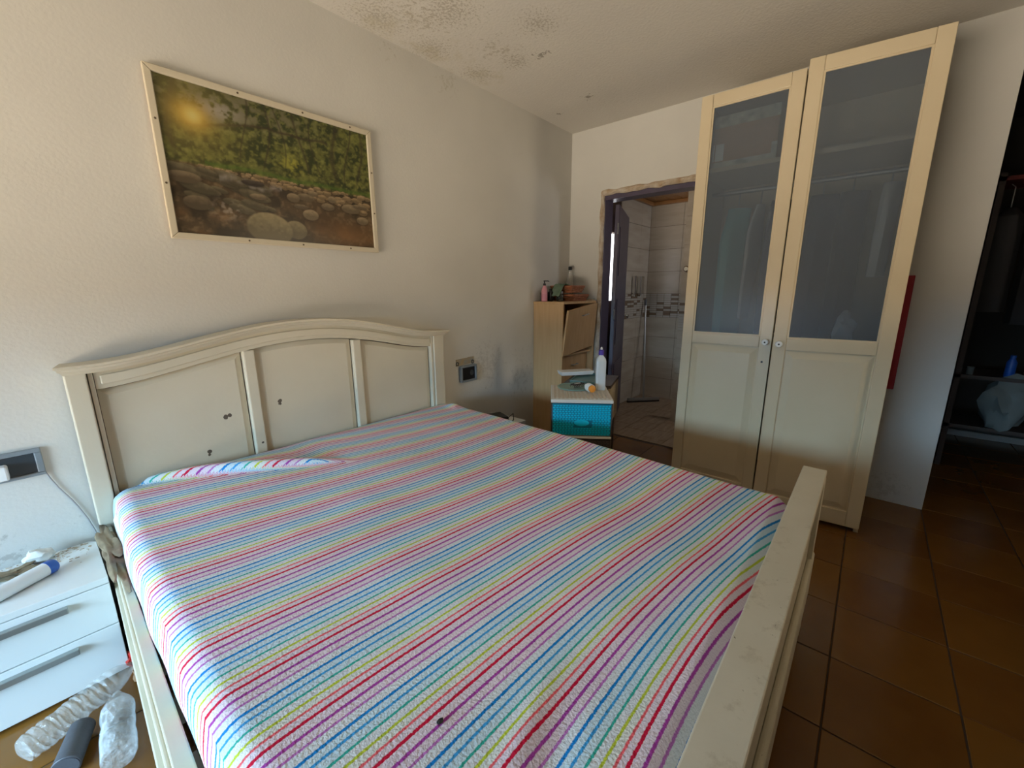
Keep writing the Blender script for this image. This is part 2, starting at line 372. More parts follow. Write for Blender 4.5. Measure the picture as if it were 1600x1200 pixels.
for i in range(9):
    bx(3.42, 4.86, 1.0+i*0.12, 1.116+i*0.12, 2.235, 2.25).build('ceiling_plank', plank_m, bc, bevel=0.003, bseg=1)
bx(4.82, 4.86, 1.0, 2.068, 2.195, 2.235).build('cornice', plank_m, bc, bevel=0.008)
bx(3.42, 4.82, 2.03, 2.068, 2.195, 2.235).build('cornice', plank_m, bc, bevel=0.008)
# shower drain squeegee broom
t = thing('floor_squeegee', 'squeegee broom with long pale handle leaning in the bathroom corner', 'squeegee', (4.56, 1.90, 0))
dirb = Vector((0.30, 0.14, 0))
MB().tube([(0, 0, 0.05), (0.20, 0.13, 1.14)], 0.011, 10).build('handle', steel_m, t, smooth=True)
MB().tube([(0.192, 0.125, 1.10), (0.204, 0.133, 1.17)], 0.015, 10).build('grip', dark_m, t, smooth=True)
mr = Matrix.Rotation(math.radians(-42), 4, 'Z')
MB().box(-0.19, 0.19, -0.018, 0.018, 0.022, 0.05, mr).build('head', steel_m, t, bevel=0.003)
MB().box(-0.195, 0.195, -0.008, 0.008, 0.001, 0.022, mr).build('rubber_blade', black_m, t)
# soap dispensers
for n, (x, w, lb) in enumerate([(4.46, 0.035, 'narrow chrome dispenser on tiled wall, left of the wider one'), (4.62, 0.085, 'wide chrome dispenser on tiled wall, right of the narrow one')]):
    t = thing('soap_dispenser', lb, 'dispenser', (x, 2.066, 1.23), 0, 'chrome dispensers on the bathroom wall')
    MB().box(-w/2, w/2, -0.05, 0.0, 0.0, 0.20).build('body', chrome_m, t, bevel=0.012, bseg=3)
    MB().tube([(0, -0.03, 0.002), (0, -0.03, -0.025)], 0.009, 8).build('nozzle', chrome_m, t, smooth=True)
t = thing('shower_valve', 'round chrome knob on the tiled partition beside the wardrobe', 'valve', (4.03, 1.337, 1.462))
MB().lathe([(0.032, 0), (0.032, 0.008), (0.014, 0.012), (0.014, 0.03)], ax=(-1, 0, 0)).build('rosette', chrome_m, t, smooth=True)
MB().lathe([(0.020, 0.03), (0.026, 0.036), (0.026, 0.055), (0.018, 0.062)], ax=(-1, 0, 0)).build('knob', chrome_m, t, smooth=True)

# door frame and door leaf --------------------------------------------
tr = struct(MB().box(3.292, 3.425, 1.800, 1.834, 0, 2.02).box(3.292, 3.425, 0.98, 1.834, 2.0, 2.05).box(3.292, 3.425, 0.982, 1.02, 0, 2.0).build('trim_1', purple_m, bevel=0.003))
def rough_strip(pts, w, name, seed):
    """broken plaster: an uneven lumpy band along a path on the wall face"""
    m = MB(); rows = []
    for i, (p, side) in enumerate(pts):
        row = []
        for k in range(7):
            f = k/6; off = (f-0.5)*w*(1+0.7*noise.noise(Vector((i*.35, seed, (k > 3)*5.))))
            h = 0.016*math.sin(PI*f)+0.008*noise.noise(Vector((i*.9, k*1.1, seed)))*math.sin(PI*f)
            row.append(m.bm.verts.new((XB+0.003-h, p[0]+side[0]*off, p[1]+side[1]*off)))
        rows.append(row)
    for A, B in zip(rows, rows[1:]):
        for k in range(6): m.bm.faces.new((A[k], A[k+1], B[k+1], B[k]))
    g = bmesh.ops.extrude_face_region(m.bm, geom=m.bm.faces[:])
    for v in g['geom']:
        if isinstance(v, bmesh.types.BMVert): v.co.x += 0.03
    return m.build(name, plaster_m)
pts = [((1.822, 0.0+z*0.04), (1, 0)) for z in range(0, 52)]
struct(rough_strip(pts, 0.035, 'trim_2', 1.0))
pts = [((1.83-y*0.03, 2.055), (0, 1)) for y in range(0, 28)]
struct(rough_strip(pts, 0.042, 'trim_3', 4.0))
ang = math.atan2(2.025-1.79, 4.15-3.466)
dl = struct(bx(0, 0.72, -0.036, 0.0, 0.01, 1.99).build('door_1', purple_m, bevel=0.004)); dl.location = (3.466, 1.799, 0); dl.rotation_euler = (0, 0, ang)
for z in (0.18, 0.78, 1.40):
    bx(0.08, 0.64, -0.042, -0.036, z, z+0.42).build('raised_panel', purple_m, dl, bevel=0.004)
MB().tube([(0.66, -0.036, 1.02), (0.66, -0.080, 1.02), (0.62, -0.085, 1.02), (0.57, -0.085, 1.0)], 0.008, 8).build('door_handle', chrome_m, dl, smooth=True)
for z in (0.3, 1.02, 1.75): MB().tube([(-0.006, -0.03, z), (-0.006, -0.03, z+0.09)], 0.006, 8).build('hinge', steel_m, dl, smooth=True)

# ------------------------------------------------------------------ wardrobe
WX = 2.72; WYL, WYR = 0.899, -0.100; WH = 2.335
wd = thing('wardrobe', 'tall cream two-door wardrobe with frosted glass upper panes', 'wardrobe', (0, 0, 0))
bx(WX+0.004, XB-0.01, WYL-0.020, WYL, 0, WH).build('side_panel', cream_m, wd)
bx(WX+0.004, XB-0.01, WYR, WYR+0.020, 0, WH).build('side_panel', cream_m, wd)
bx(WX+0.02, XB-0.01, WYR+.02, WYL-.02, WH-0.02, WH).build('top_panel', cream_m, wd)
bx(WX+0.02, XB-0.01, WYR+.02, WYL-.02, 0.065, 0.085).build('bottom_panel', cream_m, wd)
bx(XB-0.03, XB-0.012, WYR+.02, WYL-.02, 0.085, WH-.02).build('back_panel', cream_m, wd)
bx(WX+0.012, XB-0.03, WYR+.021, WYL-.021, 1.935, 1.957).build('shelf', cream_m, wd)
bx(WX+0.04, WX+0.058, WYR+.021, WYL-.021, 0.0, 0.064).build('plinth', cream_m, wd)
bx(WX+0.03, XB-0.03, WYR+.021, WYL-.021, 0.955, 0.975).build('shelf', cream_m, wd)
MB().tube([(2.99, WYR+.021, 1.86), (2.99, WYL-.021, 1.86)], 0.012, 10).build('hanging_rail', steel_m, wd, smooth=True)
def door(hinge_y, width, sgn, ang, z0, z1, lab, gl, keyhole):
    """door lies along local +x from its hinge; outside face towards local -y after rotation"""
    d = bpy.data.objects.new('door', None); COL.objects.link(d); d.parent = wd; d.empty_display_size = .05
    d.location = (WX, hinge_y, 0)
    # local x axis -> world direction of free edge; local y -> outward (-X world)
    ux = Vector((-math.sin(ang), sgn*math.cos(ang), 0)); uy = Vector((-math.cos(ang), -sgn*math.sin(ang), 0))
    m = Matrix.Identity(4); m.col[0][:3] = ux; m.col[1][:3] = uy; m.col[2][:3] = (0, 0, 1) ; 
    m = m.copy(); m.translation = (WX, hinge_y, 0); d.matrix_local = m
    s = 0.062; T = 0.02
    bx(0.001, s, 0, T, z0, z1).build('stile', cream_m, d, bevel=0.003)
    bx(width-s, width-0.001, 0, T, z0, z1).build('stile', cream_m, d, bevel=0.003)
    for c, e in ((z1-0.062, z1), (0.957, 1.020), (z0, z0+0.085)): bx(s+.0005, width-s-.0005, 0, T-.001, c, e).build('rail', cream_m, d, bevel=0.003)
    bx(s-.004, width-s+.004, 0.004, 0.009, 1.016, z1-0.058).build('glass_pane', glass_m, d)
    bd = MB()
    for (a, b, c, e) in ((s, s+.008, 1.02, z1-.062), (width-s-.008, width-s, 1.02, z1-.062), (s+.008, width-s-.008, 1.02, 1.028), (s+.008, width-s-.008, z1-.070, z1-.062)):
        bd.box(a, b, 0.009, 0.014, c, e)
    bd.build('glazing_bead', cream_m, d)
    # raised field
    a, b, c, e = s-.003, width-s+.003, z0+0.083, 0.959
    MB().box(a, b, 0.001, 0.010, c, e).build('panel', cream_m, d)
    i = 0.035
    MB().hexa([(a+.009, 0.010, c+.009), (b-.009, 0.010, c+.009), (b-.009, 0.010, e-.009), (a+.009, 0.010, e-.009)],
              [(a+.009+i, 0.0185, c+.009+i), (b-.009-i, 0.0185, c+.009+i), (b-.009-i, 0.0185, e-.009-i), (a+.009+i, 0.0185, e-.009-i)]).build('raised_field', cream_m, d)
    kx = width-0.030
    MB().lathe([(0.007, 0), (0.007, 0.010), (0.016, 0.014), (0.0175, 0.022), (0.014, 0.028), (0.005, 0.0285)], o=(kx, T, 0.99), ax=(0, 1, 0), seg=20).build('knob', whitep_m, d, smooth=True)
    MB().lathe([(0.0045, 0.0283), (0.0045, 0.0295)], o=(kx, T, 0.99), ax=(0, 1, 0), seg=12).build('knob_screw', black_m, d)
    for z in (z0+.2, 1.3, z1-.25): MB().box(0.01, 0.05, -0.012, 0, z, z+.045).build('hinge', steel_m, d)
    return d
dL = door(WYL, 0.492, -1, 0.0, 0.03, 2.333, '', 1, 0)
MB().lathe([(0.006, 0.0), (0.006, 0.0008)], o=(0.475-0.02, 0.0199, 0.875), ax=(0, 1, 0), seg=12).build('lock_hole', black_m, dL)
dR = door(WYR, 0.500, 1, math.radians(6.2), 0.03, 2.346, '', 1, 0)

# things inside the wardrobe
t = thing('cardboard_box', 'brown cardboard box with printed tape on the wardrobe top shelf', 'box', (2.80, 0.63, 1.9575))
bx(0, 0.36, -0.11, 0.215, 0.0, 0.285).build('carton', card_m, t)
MB().box(-0.0015, 0, -0.112, 0.217, 0.225, 0.285).box(-0.0015, 0, -0.112, 0.217, 0.0, 0.045).box(-0.0015, 0, -0.112, -0.085, 0.045, 0.1).build('packing_tape', tape_m, t)
bx(-0.0018, 0, 0.155, 0.20, 0.05, 0.14).build('white_label', whitefab_m, t)
bx(-0.0018, 0, 0.205, 0.213, 0.05, 0.14).build('white_label', whitefab_m, t)
def garment(y, top, bot, w, th, m, lab, x=2.99, skew=0, tail=0.6):
    g = thing('hanging_garment', lab, 'garment', (x, y, 0), 0)
    mm = MB(); rows = []
    for i in range(15):
        f = i/14; z = top+(bot-top)*f
        hw = w*(0.25+0.75*min(1, f*4.0)) if f < .25 else w*(1-(1-tail)*(f-.25)/.75)
        row = []
        for k in range(20):
            a = 2*PI*k/20
            row.append(mm.bm.verts.new((hw*math.cos(a)*(1+.05*math.sin(5*a+f*3)), th*math.sin(a)*(1+.3*math.sin(3*a))+skew*f, z)))
        rows.append(row)
    for A, B in zip(rows, rows[1:]):
        for k in range(20): mm.bm.faces.new((A[k], A[(k+1) % 20], B[(k+1) % 20], B[k]))
    mm.bm.faces.new(rows[0]); mm.bm.faces.new(rows[-1])
    mm.build('cloth', m, g, smooth=True)
    MB().tube([(-0.012, 0, 1.876), (0, 0, 1.8735+.004), (0.014, 0, 1.86), (0.01, 0, 1.845), (0, 0, 1.83), (0, 0, top)], 0.003, 6).build('hanger_hook', steel_m, g, smooth=True)
    return g
garment(0.72, 1.76, 0.99, 0.215, 0.055, tealfab_m, 'mint green garment hanging at the left end of the wardrobe rail', tail=.95)
garment(0.60, 1.77, 1.10, 0.20, 0.02, whitefab_m, 'white garment hanging right of the mint green one', tail=.5, skew=.03)
garment(0.50, 1.78, 1.02, 0.19, 0.045, bluefab_m, 'dark blue garment hanging behind the middle stile', tail=.9)
garment(0.30, 1.78, 1.0, 0.215, 0.06, bluefab_m, 'navy garment hanging behind the right pane, leftmost there', tail=.9)
garment(0.17, 1.78, 1.0, 0.21, 0.055, skin_dark, 'black garment hanging behind the middle of the right pane', tail=.9)
garment(0.02, 1.80, 1.34, 0.22, 0.035, whitefab_m, 'pale pointed garment hanging at the right end of wardrobe rail', tail=.15, skew=.01)
tag(blob((2.88, 0.13, 1.068), (0.07, 0.065, 0.09), 5, 0.25).build('folded_clothes', whitefab_m, smooth=True), 'white bundled cloth on the wardrobe shelf behind right pane', 'cloth')

# red board hanging between wardrobe and wall
tag(MB().hexa([(3.262, -0.152, 0.70), (3.276, -0.152, 0.70), (3.276, -0.112, 0.70), (3.262, -0.112, 0.70)], [(3.262, -0.150, 1.35), (3.276, -0.150, 1.35), (3.276, -0.110, 1.35), (3.262, -0.110, 1.35)]).build('red_board', red_m, bevel=0.003),
    'narrow red board on the wall just right of the wardrobe', 'board')

# ------------------------------------------------------------------ bed
bed = thing('bed_frame', 'cream painted double bed frame with arched panelled headboard', 'bed', (0, 0, 0))
topc = [(0.037,1.040),(0.10,1.0385),(0.16,1.040),(0.29,1.060),(0.44,1.093),(0.62,1.130),(0.76,1.148),(0.888,1.153),(1.02,1.148),(1.156,1.130),(1.30,1.100),(1.42,1.070),(1.55,1.046),(1.66,1.040),(1.738,1.040)]
def curve(xs):
    X = [p[0] for p in topc]; Z = [p[1] for p in topc]
    return np.interp(xs, X, Z)
def smoothc(x): return float(np.mean([curve(x+d) for d in np.linspace(-.07, .07, 9)]))
XN = np.linspace(0.037, 1.738, 61)
headm = MB()
# cap moulding: swept stepped profile
prof = [(2.118, 0.000), (2.006, 0.000), (2.006, -0.008), (2.016, -0.012), (2.020, -0.020), (2.030, -0.023), (2.040, -0.034), (2.118, -0.034)]
rows = []
for i, x in enumerate(XN):
    e = 0
    row = []
    for (y, dz) in prof:
        # returns at both ends follow the profile inwards
        ins = (2.006-y)*-0.45
        xx = x
        if i == 0: xx = 0.037+max(0, (y-2.006))*0.55 if y < 2.1 else 0.037+0.02
        if i == len(XN)-1: xx = 1.738-(max(0, (y-2.006))*0.55 if y < 2.1 else 0.02)
        row.append(headm.bm.verts.new((xx, y, smoothc(x)+dz)))
    rows.append(row)
for A, B in zip(rows, rows[1:]):
    for k in range(len(prof)): headm.bm.faces.new((A[k], A[(k+1) % len(prof)], B[(k+1) % len(prof)], B[k]))
headm.bm.faces.new(rows[0]); headm.bm.faces.new(rows[-1][::-1])
headm.build('cap_moulding', bed_m, bed)
bx(0.057, 0.112, 2.045, 2.115, 0, 1.008).build('post', bed_m, bed, bevel=0.004)
bx(1.640, 1.716, 2.045, 2.115, 0, 1.008).build('post', bed_m, bed, bevel=0.004)
bx(0.60, 0.648, 2.060, 2.10, 0.42, 1.03).build('mullion', bed_m, bed, bevel=0.006)
bx(1.112, 1.160, 2.060, 2.10, 0.42, 1.03).build('mullion', bed_m, bed, bevel=0.006)
def curved_slab(x0, x1, zlo, zhi, y0, y1, name, par, bev=0.0, n=24, inset=None):
    m = MB(); xs = np.linspace(x0, x1, n+1)
    A = []
    for x in xs:
        lo, hi = zlo(x), zhi(x)
        A.append([m.bm.verts.new((x, y0, lo)), m.bm.verts.new((x, y0, hi)), m.bm.verts.new((x, y1, hi)), m.bm.verts.new((x, y1, lo))])
    for a, b in zip(A, A[1:]):
        for k in range(4): m.bm.faces.new((a[k], b[k], b[(k+1) % 4], a[(k+1) % 4]))
    m.bm.faces.new(A[0]); m.bm.faces.new(A[-1][::-1])
    return m.build(name, bed_m, par, bevel=bev)
railb = lambda x: float(smoothc(x)-0.098)
curved_slab(0.1305, 1.6215, lambda x: railb(x)+0.0, lambda x: smoothc(x)-0.030, 2.062, 2.10, 'top_rail', bed)
curved_slab(0.145, 1.617, lambda x: railb(x)+0.016, lambda x: smoothc(x)-0.048, 2.054, 2.063, 'rail_moulding', bed, bev=0.004)
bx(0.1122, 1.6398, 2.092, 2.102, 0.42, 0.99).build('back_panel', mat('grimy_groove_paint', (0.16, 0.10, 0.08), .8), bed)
bx(0.115, 0.1285, 2.056, 2.10, 0.42, 1.004).build('panel_strip', bed_m, bed, bevel=0.002)
bx(1.6235, 1.637, 2.056, 2.10, 0.42, 1.004).build('panel_strip', bed_m, bed, bevel=0.002)
for (a, b) in ((0.132, 0.596), (0.652, 1.108), (1.164, 1.620)):
    # bevelled raised panel following the arch
    m = MB(); n = 20; xs = np.linspace(a, b, n+1); xi = np.linspace(a+0.026, b-0.026, n+1)
    O, I, Bk = [], [], []
    for x, x2 in zip(xs, xi):
        O.append((m.bm.verts.new((x, 2.086, 0.42)), m.bm.verts.new((x, 2.086, railb(x)-0.005))))
        I.append((m.bm.verts.new((x2, 2.076, 0.45)), m.bm.verts.new((x2, 2.076, railb(x2)-0.028))))
    for i in range(n):
        m.bm.faces.new((I[i][0], I[i+1][0], I[i+1][1], I[i][1]))
        m.bm.faces.new((O[i][1], I[i][1], I[i+1][1], O[i+1][1]))
        m.bm.faces.new((O[i][0], O[i+1][0], I[i+1][0], I[i][0]))
    m.bm.faces.new((O[0][0], I[0][0], I[0][1], O[0][1])); m.bm.faces.new((O[n][0], O[n][1], I[n][1], I[n][0]))
    m.build('headboard_panel', bed_m, bed)
bx(0.122, 1.640, 2.065, 2.10, 0.10, 0.42).build('lower_rail', bed_m, bed)
# side rails with stepped moulding
def rail_piece(o0, o1, i0, i1, z0, z1, nm):      # outer/inner x at the foot (y=.1) and at the head (y=2.045)
    MB().prism([(o0, 0.10), (i0, 0.10), (i1, 2.045), (o1, 2.045)], 'z', z0, z1).build(nm, foot_m, bed, bevel=0.003)
rail_piece(0.018, 0.072, 0.060, 0.086, 0.17, 0.432, 'side_rail')
rail_piece(0.008, 0.066, 0.0185, 0.073, 0.34, 0.422, 'rail_moulding')
rail_piece(-0.006, 0.058, 0.0185, 0.073, 0.19, 0.315, 'rail_moulding')
rail_piece(1.718, 1.718, 1.745, 1.745, 0.17, 0.432, 'side_rail')
# footboard
bx(0.01, 1.772, 0.046, 0.117, 0.626, 0.650).build('footboard_cap', foot_m, bed, bevel=0.003)
bx(0.03, 1.765, 0.060, 0.098, 0.16, 0.626).build('footboard_panel', foot_m, bed)
bx(0.02, 1.768, 0.040, 0.060, 0.16, 0.33).build('base_moulding', foot_m, bed, bevel=0.008)
bx(0.02, 0.09, 0.045, 0.113, 0, 0.626).build('post', foot_m, bed, bevel=0.004)
bx(1.70, 1.768, 0.045, 0.113, 0, 0.626).build('post', foot_m, bed, bevel=0.004)
for i in range(9): bx(0.075, 1.710, 0.25+i*0.2, 0.33+i*0.2, 0.245, 0.26).build('slat', wood_m, bed)

# mattress and striped sheet
tag(bx(0.09, 1.68, 0.14, 1.98, 0.262, 0.52).build('mattress', whitep_m, bevel=0.03), 'thick mattress on the bed under the striped sheet', 'mattress')
sheet_m = bpy.data.materials.new('striped_terry'); sheet_m.use_nodes = True
nt = sheet_m.node_tree; N = nt.nodes; L = nt.links; B = N['Principled BSDF']
B.inputs['Roughness'].default_value = 0.95; B.inputs['Specular IOR Level'].default_value = 0.15
uvn = N.new('ShaderNodeUVMap'); uvn.uv_map = 'stripe'
sx = N.new('ShaderNodeSeparateXYZ'); L.new(uvn.outputs[0], sx.inputs[0])
wn = N.new('ShaderNodeTexNoise'); wn.inputs['Scale'].default_value = 260; tco = N.new('ShaderNodeTexCoord'); L.new(tco.outputs['Object'], wn.inputs['Vector'])
wa = N.new('ShaderNodeMath'); wa.operation = 'MULTIPLY_ADD'; wa.inputs[1].default_value = 0.03; L.new(wn.outputs['Fac'], wa.inputs[0]); L.new(sx.outputs['Y'], wa.inputs[2])
fr = N.new('ShaderNodeMath'); fr.operation = 'FRACT'; L.new(wa.outputs[0], fr.inputs[0])
cr = N.new('ShaderNodeValToRGB'); L.new(fr.outputs[0], cr.inputs['Fac'])
E = cr.color_ramp.elements
base = (0.72, 0.75, 0.77); pinkb = (0.76, 0.64, 0.70); blueb = (0.58, 0.73, 0.80); yelb = (0.74, 0.75, 0.70)
# from the foot towards the head: crimson .. ; fraction grows with y
seq = [(0.02, (0.62, 0.012, 0.05), 0.017, pinkb), (0.135, (0.86, 0.13, 0.15), 0.011, yelb), (0.25, (0.52, 0.60, 0.05), 0.012, base), (0.375, (0.04, 0.42, 0.34), 0.011, blueb),
       (0.50, (0.05, 0.33, 0.68), 0.012, blueb), (0.62, (0.01, 0.22, 0.60), 0.014, base), (0.755, (0.50, 0.17, 0.50), 0.011, pinkb), (0.88, (0.40, 0.06, 0.36), 0.014, pinkb)]
stops = []
prev = pinkb
for p, c, w, nb in seq:
    w *= 1.3; stops += [(p-w-0.006, prev), (p-w+.003, c), (p+w-.003, c), (p+w+0.006, nb)]; prev = nb
stops.sort()
while len(E) > 1: E.remove(E[-1])
E[0].position = max(0, stops[0][0]); E[0].color = (*stops[0][1], 1)
# colour ramps hold 32 stops at most
for p, c in stops[1:32]:
    e = E.new(min(1, max(0, p))); e.color = (*c, 1)
# soiling + speck
dn = N.new('ShaderNodeTexNoise'); dn.inputs['Scale'].default_value = 3; dn.inputs['Detail'].default_value = 5; L.new(tco.outputs['Object'], dn.inputs['Vector'])
dm = N.new('ShaderNodeMapRange'); dm.inputs[1].default_value = .35; dm.inputs[2].default_value = .7; dm.inputs[3].default_value = 1.0; dm.inputs[4].default_value = .90; L.new(dn.outputs['Fac'], dm.inputs[0])
mu = N.new('ShaderNodeVectorMath'); mu.operation = 'SCALE'; L.new(cr.outputs[0], mu.inputs[0]); L.new(dm.outputs[0], mu.inputs['Scale'])
L.new(mu.outputs[0], B.inputs['Base Color'])
tn = N.new('ShaderNodeTexNoise'); tn.inputs['Scale'].default_value = 190; tn.inputs['Detail'].default_value = 3; L.new(tco.outputs['Object'], tn.inputs['Vector'])
bp = N.new('ShaderNodeBump'); bp.inputs['Strength'].default_value = 0.42; bp.inputs['Distance'].default_value = 0.005; L.new(tn.outputs['Fac'], bp.inputs['Height']); L.new(bp.outputs[0], B.inputs['Normal'])
def sstep(a, b, x):
    t_ = min(1, max(0, (x-a)/(b-a))); return t_*t_*(3-2*t_)
def ridge_y(x): return 2.03-0.70*(x-0.2)
CF = [-3.6166, 5.3052, 0.9057, -0.2993, -2.9187, 5.9534, -2.985, 0.5186, 2.9173, -3.2525, 1.0969, -0.5743, 0.1434]
NX, NY = 180, 260
DROP = 0.17
def sheet_pt(u, v):
    """u across (0..1, includes both hanging sides), v from foot (0) to head (1)"""
    y = 0.128+v*(2.038-0.128)
    xl = 0.088+0.022*sstep(1.5, 2.03, y) ; xr = 1.655+0.075*sstep(0.1, 1.95, y)
    wdt = xr-xl; tot = wdt+2*DROP; s = u*tot
    rr = 0.045
    ztop = 0.572
    n1 = noise.noise(Vector((s*2.2, y*2.0, 0.3)))*0.006+noise.noise(Vector((s*6, y*4, 1.3)))*0.0022
    if s < DROP: d = DROP-s; x = xl-0.012*math.sin(min(1, d/DROP)*PI)+0.006*noise.noise(Vector((y*5, d*6, 3))); z = ztop-rr*0.5-d; side = -1
    elif s > DROP+wdt: d = s-DROP-wdt; x = xr+0.008*math.sin(min(1, d/DROP)*PI)+0.006*noise.noise(Vector((y*5, d*6, 7))); z = ztop-rr*0.5-d; side = 1
    else:
        x = xl+(s-DROP); e = min(x-xl, xr-x)
        z = ztop - (rr*0.5*(1-min(1, e/rr))**2) + n1; side = 0
    sk = 0
    # drop at the foot end, tucked behind the footboard
    if v < 0.02: z -= (0.02-v)*1.6
    # small folds near the foot
    if side == 0:
        z += 0.007*math.exp(-((y-.335-(x-.4)*.2)/.022)**2-((x-.42)/.09)**2)-0.007*math.exp(-((y-.275-(x-.4)*.2)/.025)**2-((x-.40)/.09)**2)
    # rolled ridge near the headboard
    st = 0.0
    if side == 0 or True:
        yr = ridge_y(x); hh = 0.5+0.5*math.sin(PI*min(1, max(0, (x-0.15)/0.62)))
        fade = sstep(0.12, 0.22, x)*(1-sstep(0.68, 0.84, x)) if side == 0 else 0
        d_ = (y-yr)
        g = sstep(-0.012, 0.022, d_)*(1-sstep(0.04, 0.12, d_))*fade
        z += 0.034*g*hh
        mk = sstep(-0.012, -0.004, d_)*(1-sstep(0.045, 0.055, d_))*fade
        st -= mk*(x*0.22)
        bend = sstep(.05, .12, d_)*fade*0.05; st += bend
    # sheet corner tuck at right head
    c = math.exp(-(((x-1.67)/0.04)**2+((y-1.92)/0.05)**2)); z += 0.016*c
    if y > 1.96: z -= 0.01*(y-1.96)/0.08
    xc = min(1.68, max(0.09, x))
    kk = 0; ci = 0
    for a_ in range(4):
        for b_ in range(4):
            if a_+b_ <= 4: kk += CF[ci]*xc**a_*y**b_; ci += 1
    sv = kk+0.02-0.012+0.03*noise.noise(Vector((x*3, y*2, 9)))+st/0.163
    return (x, y, z), (s, sv)
m = MB(); uvl = m.bm.loops.layers.uv.new('stripe'); G = []; UV = {}
for j in range(NY+1):
    row = []
    for i in range(NX+1):
        p, q = sheet_pt(i/NX, j/NY); vv = m.bm.verts.new(p); UV[vv] = q; row.append(vv)
    G.append(row)
for j in range(NY):
    for i in range(NX):
        f = m.bm.faces.new((G[j][i], G[j][i+1], G[j+1][i+1], G[j+1][i]))
        for lp in f.loops: lp[uvl].uv = UV[lp.vert]
sh_ = m.build('striped_sheet', sheet_m, smooth=True)
tag(sh_, 'terry fitted sheet with thin rainbow stripes stretched over the bed', 'sheet')
md = sh_.modifiers.new('thick', 'SOLIDIFY'); md.thickness = 0.003; md.offset = -1

def on_sheet(x, y): return (x, y, 0.5745)
for n, (x, y, r) in enumerate([(0.60, 0.36, 0.006), (1.18, 0.55, 0.005), (0.80, 1.30, .009), (1.35, 0.9, .006)]): pass
tag(blob((0.342, 0.456, 0.5765), (0.006, 0.0045, 0.003), 3, .3, sub=2).build('dark_crumb', black_m, smooth=True), 'small black crumb lying on the striped sheet', 'crumb')

# ------------------------------------------------------------------ picture
PX0, PX1, PZ0, PZ1 = 0.432, 1.337, 1.485, 2.087
pic = thing('framed_picture', 'framed woodland stream print hanging above the headboard', 'picture', (0, 0, 0))
fw = 0.024
for (a, b, c, d) in ((PX0, PX1, PZ1-fw, PZ1), (PX0, PX1, PZ0, PZ0+fw)):
    s_ = 1 if c > 1.8 else -1
    q = [(a, d), (b, d), (b-fw, c), (a+fw, c)] if s_ > 0 else [(a+fw, d), (b-fw, d), (b, c), (a, c)]
    MB().prism(q, 'y', 2.103, 2.122).build('frame_rail', frame_m, pic, bevel=0.003)
for (a, b) in ((PX0, PX0+fw), (PX1-fw, PX1)):
    q = [(a, PZ0), (b, PZ0+fw), (b, PZ1-fw), (a, PZ1)] if a < 0.6 else [(a, PZ0+fw), (b, PZ0), (b, PZ1), (a, PZ1-fw)]
    MB().prism(q, 'y', 2.103, 2.122).build('frame_stile', frame_m, pic, bevel=0.003)
bx(PX0+.004, PX1-.004, 2.122, 2.129, PZ0+.004, PZ1-.004).build('backing_board', card_m, pic)
for (x, z) in [(PX0+.30, PZ1-.012), (PX0+.56, PZ1-.012), (PX0+.79, PZ1-.012), (PX0+.27, PZ0+.012), (PX0+.50, PZ0+.012), (PX0+.74, PZ0+.012),
               (PX0+.012, PZ0+.20), (PX0+.012, PZ0+.42), (PX1-.012, PZ0+.20), (PX1-.012, PZ0+.40)]:
    MB().lathe([(0.004, 0), (0.004, 0.0015)], o=(x, 2.103, z), ax=(0, -1, 0), seg=8).build('screw', screw_m, pic)
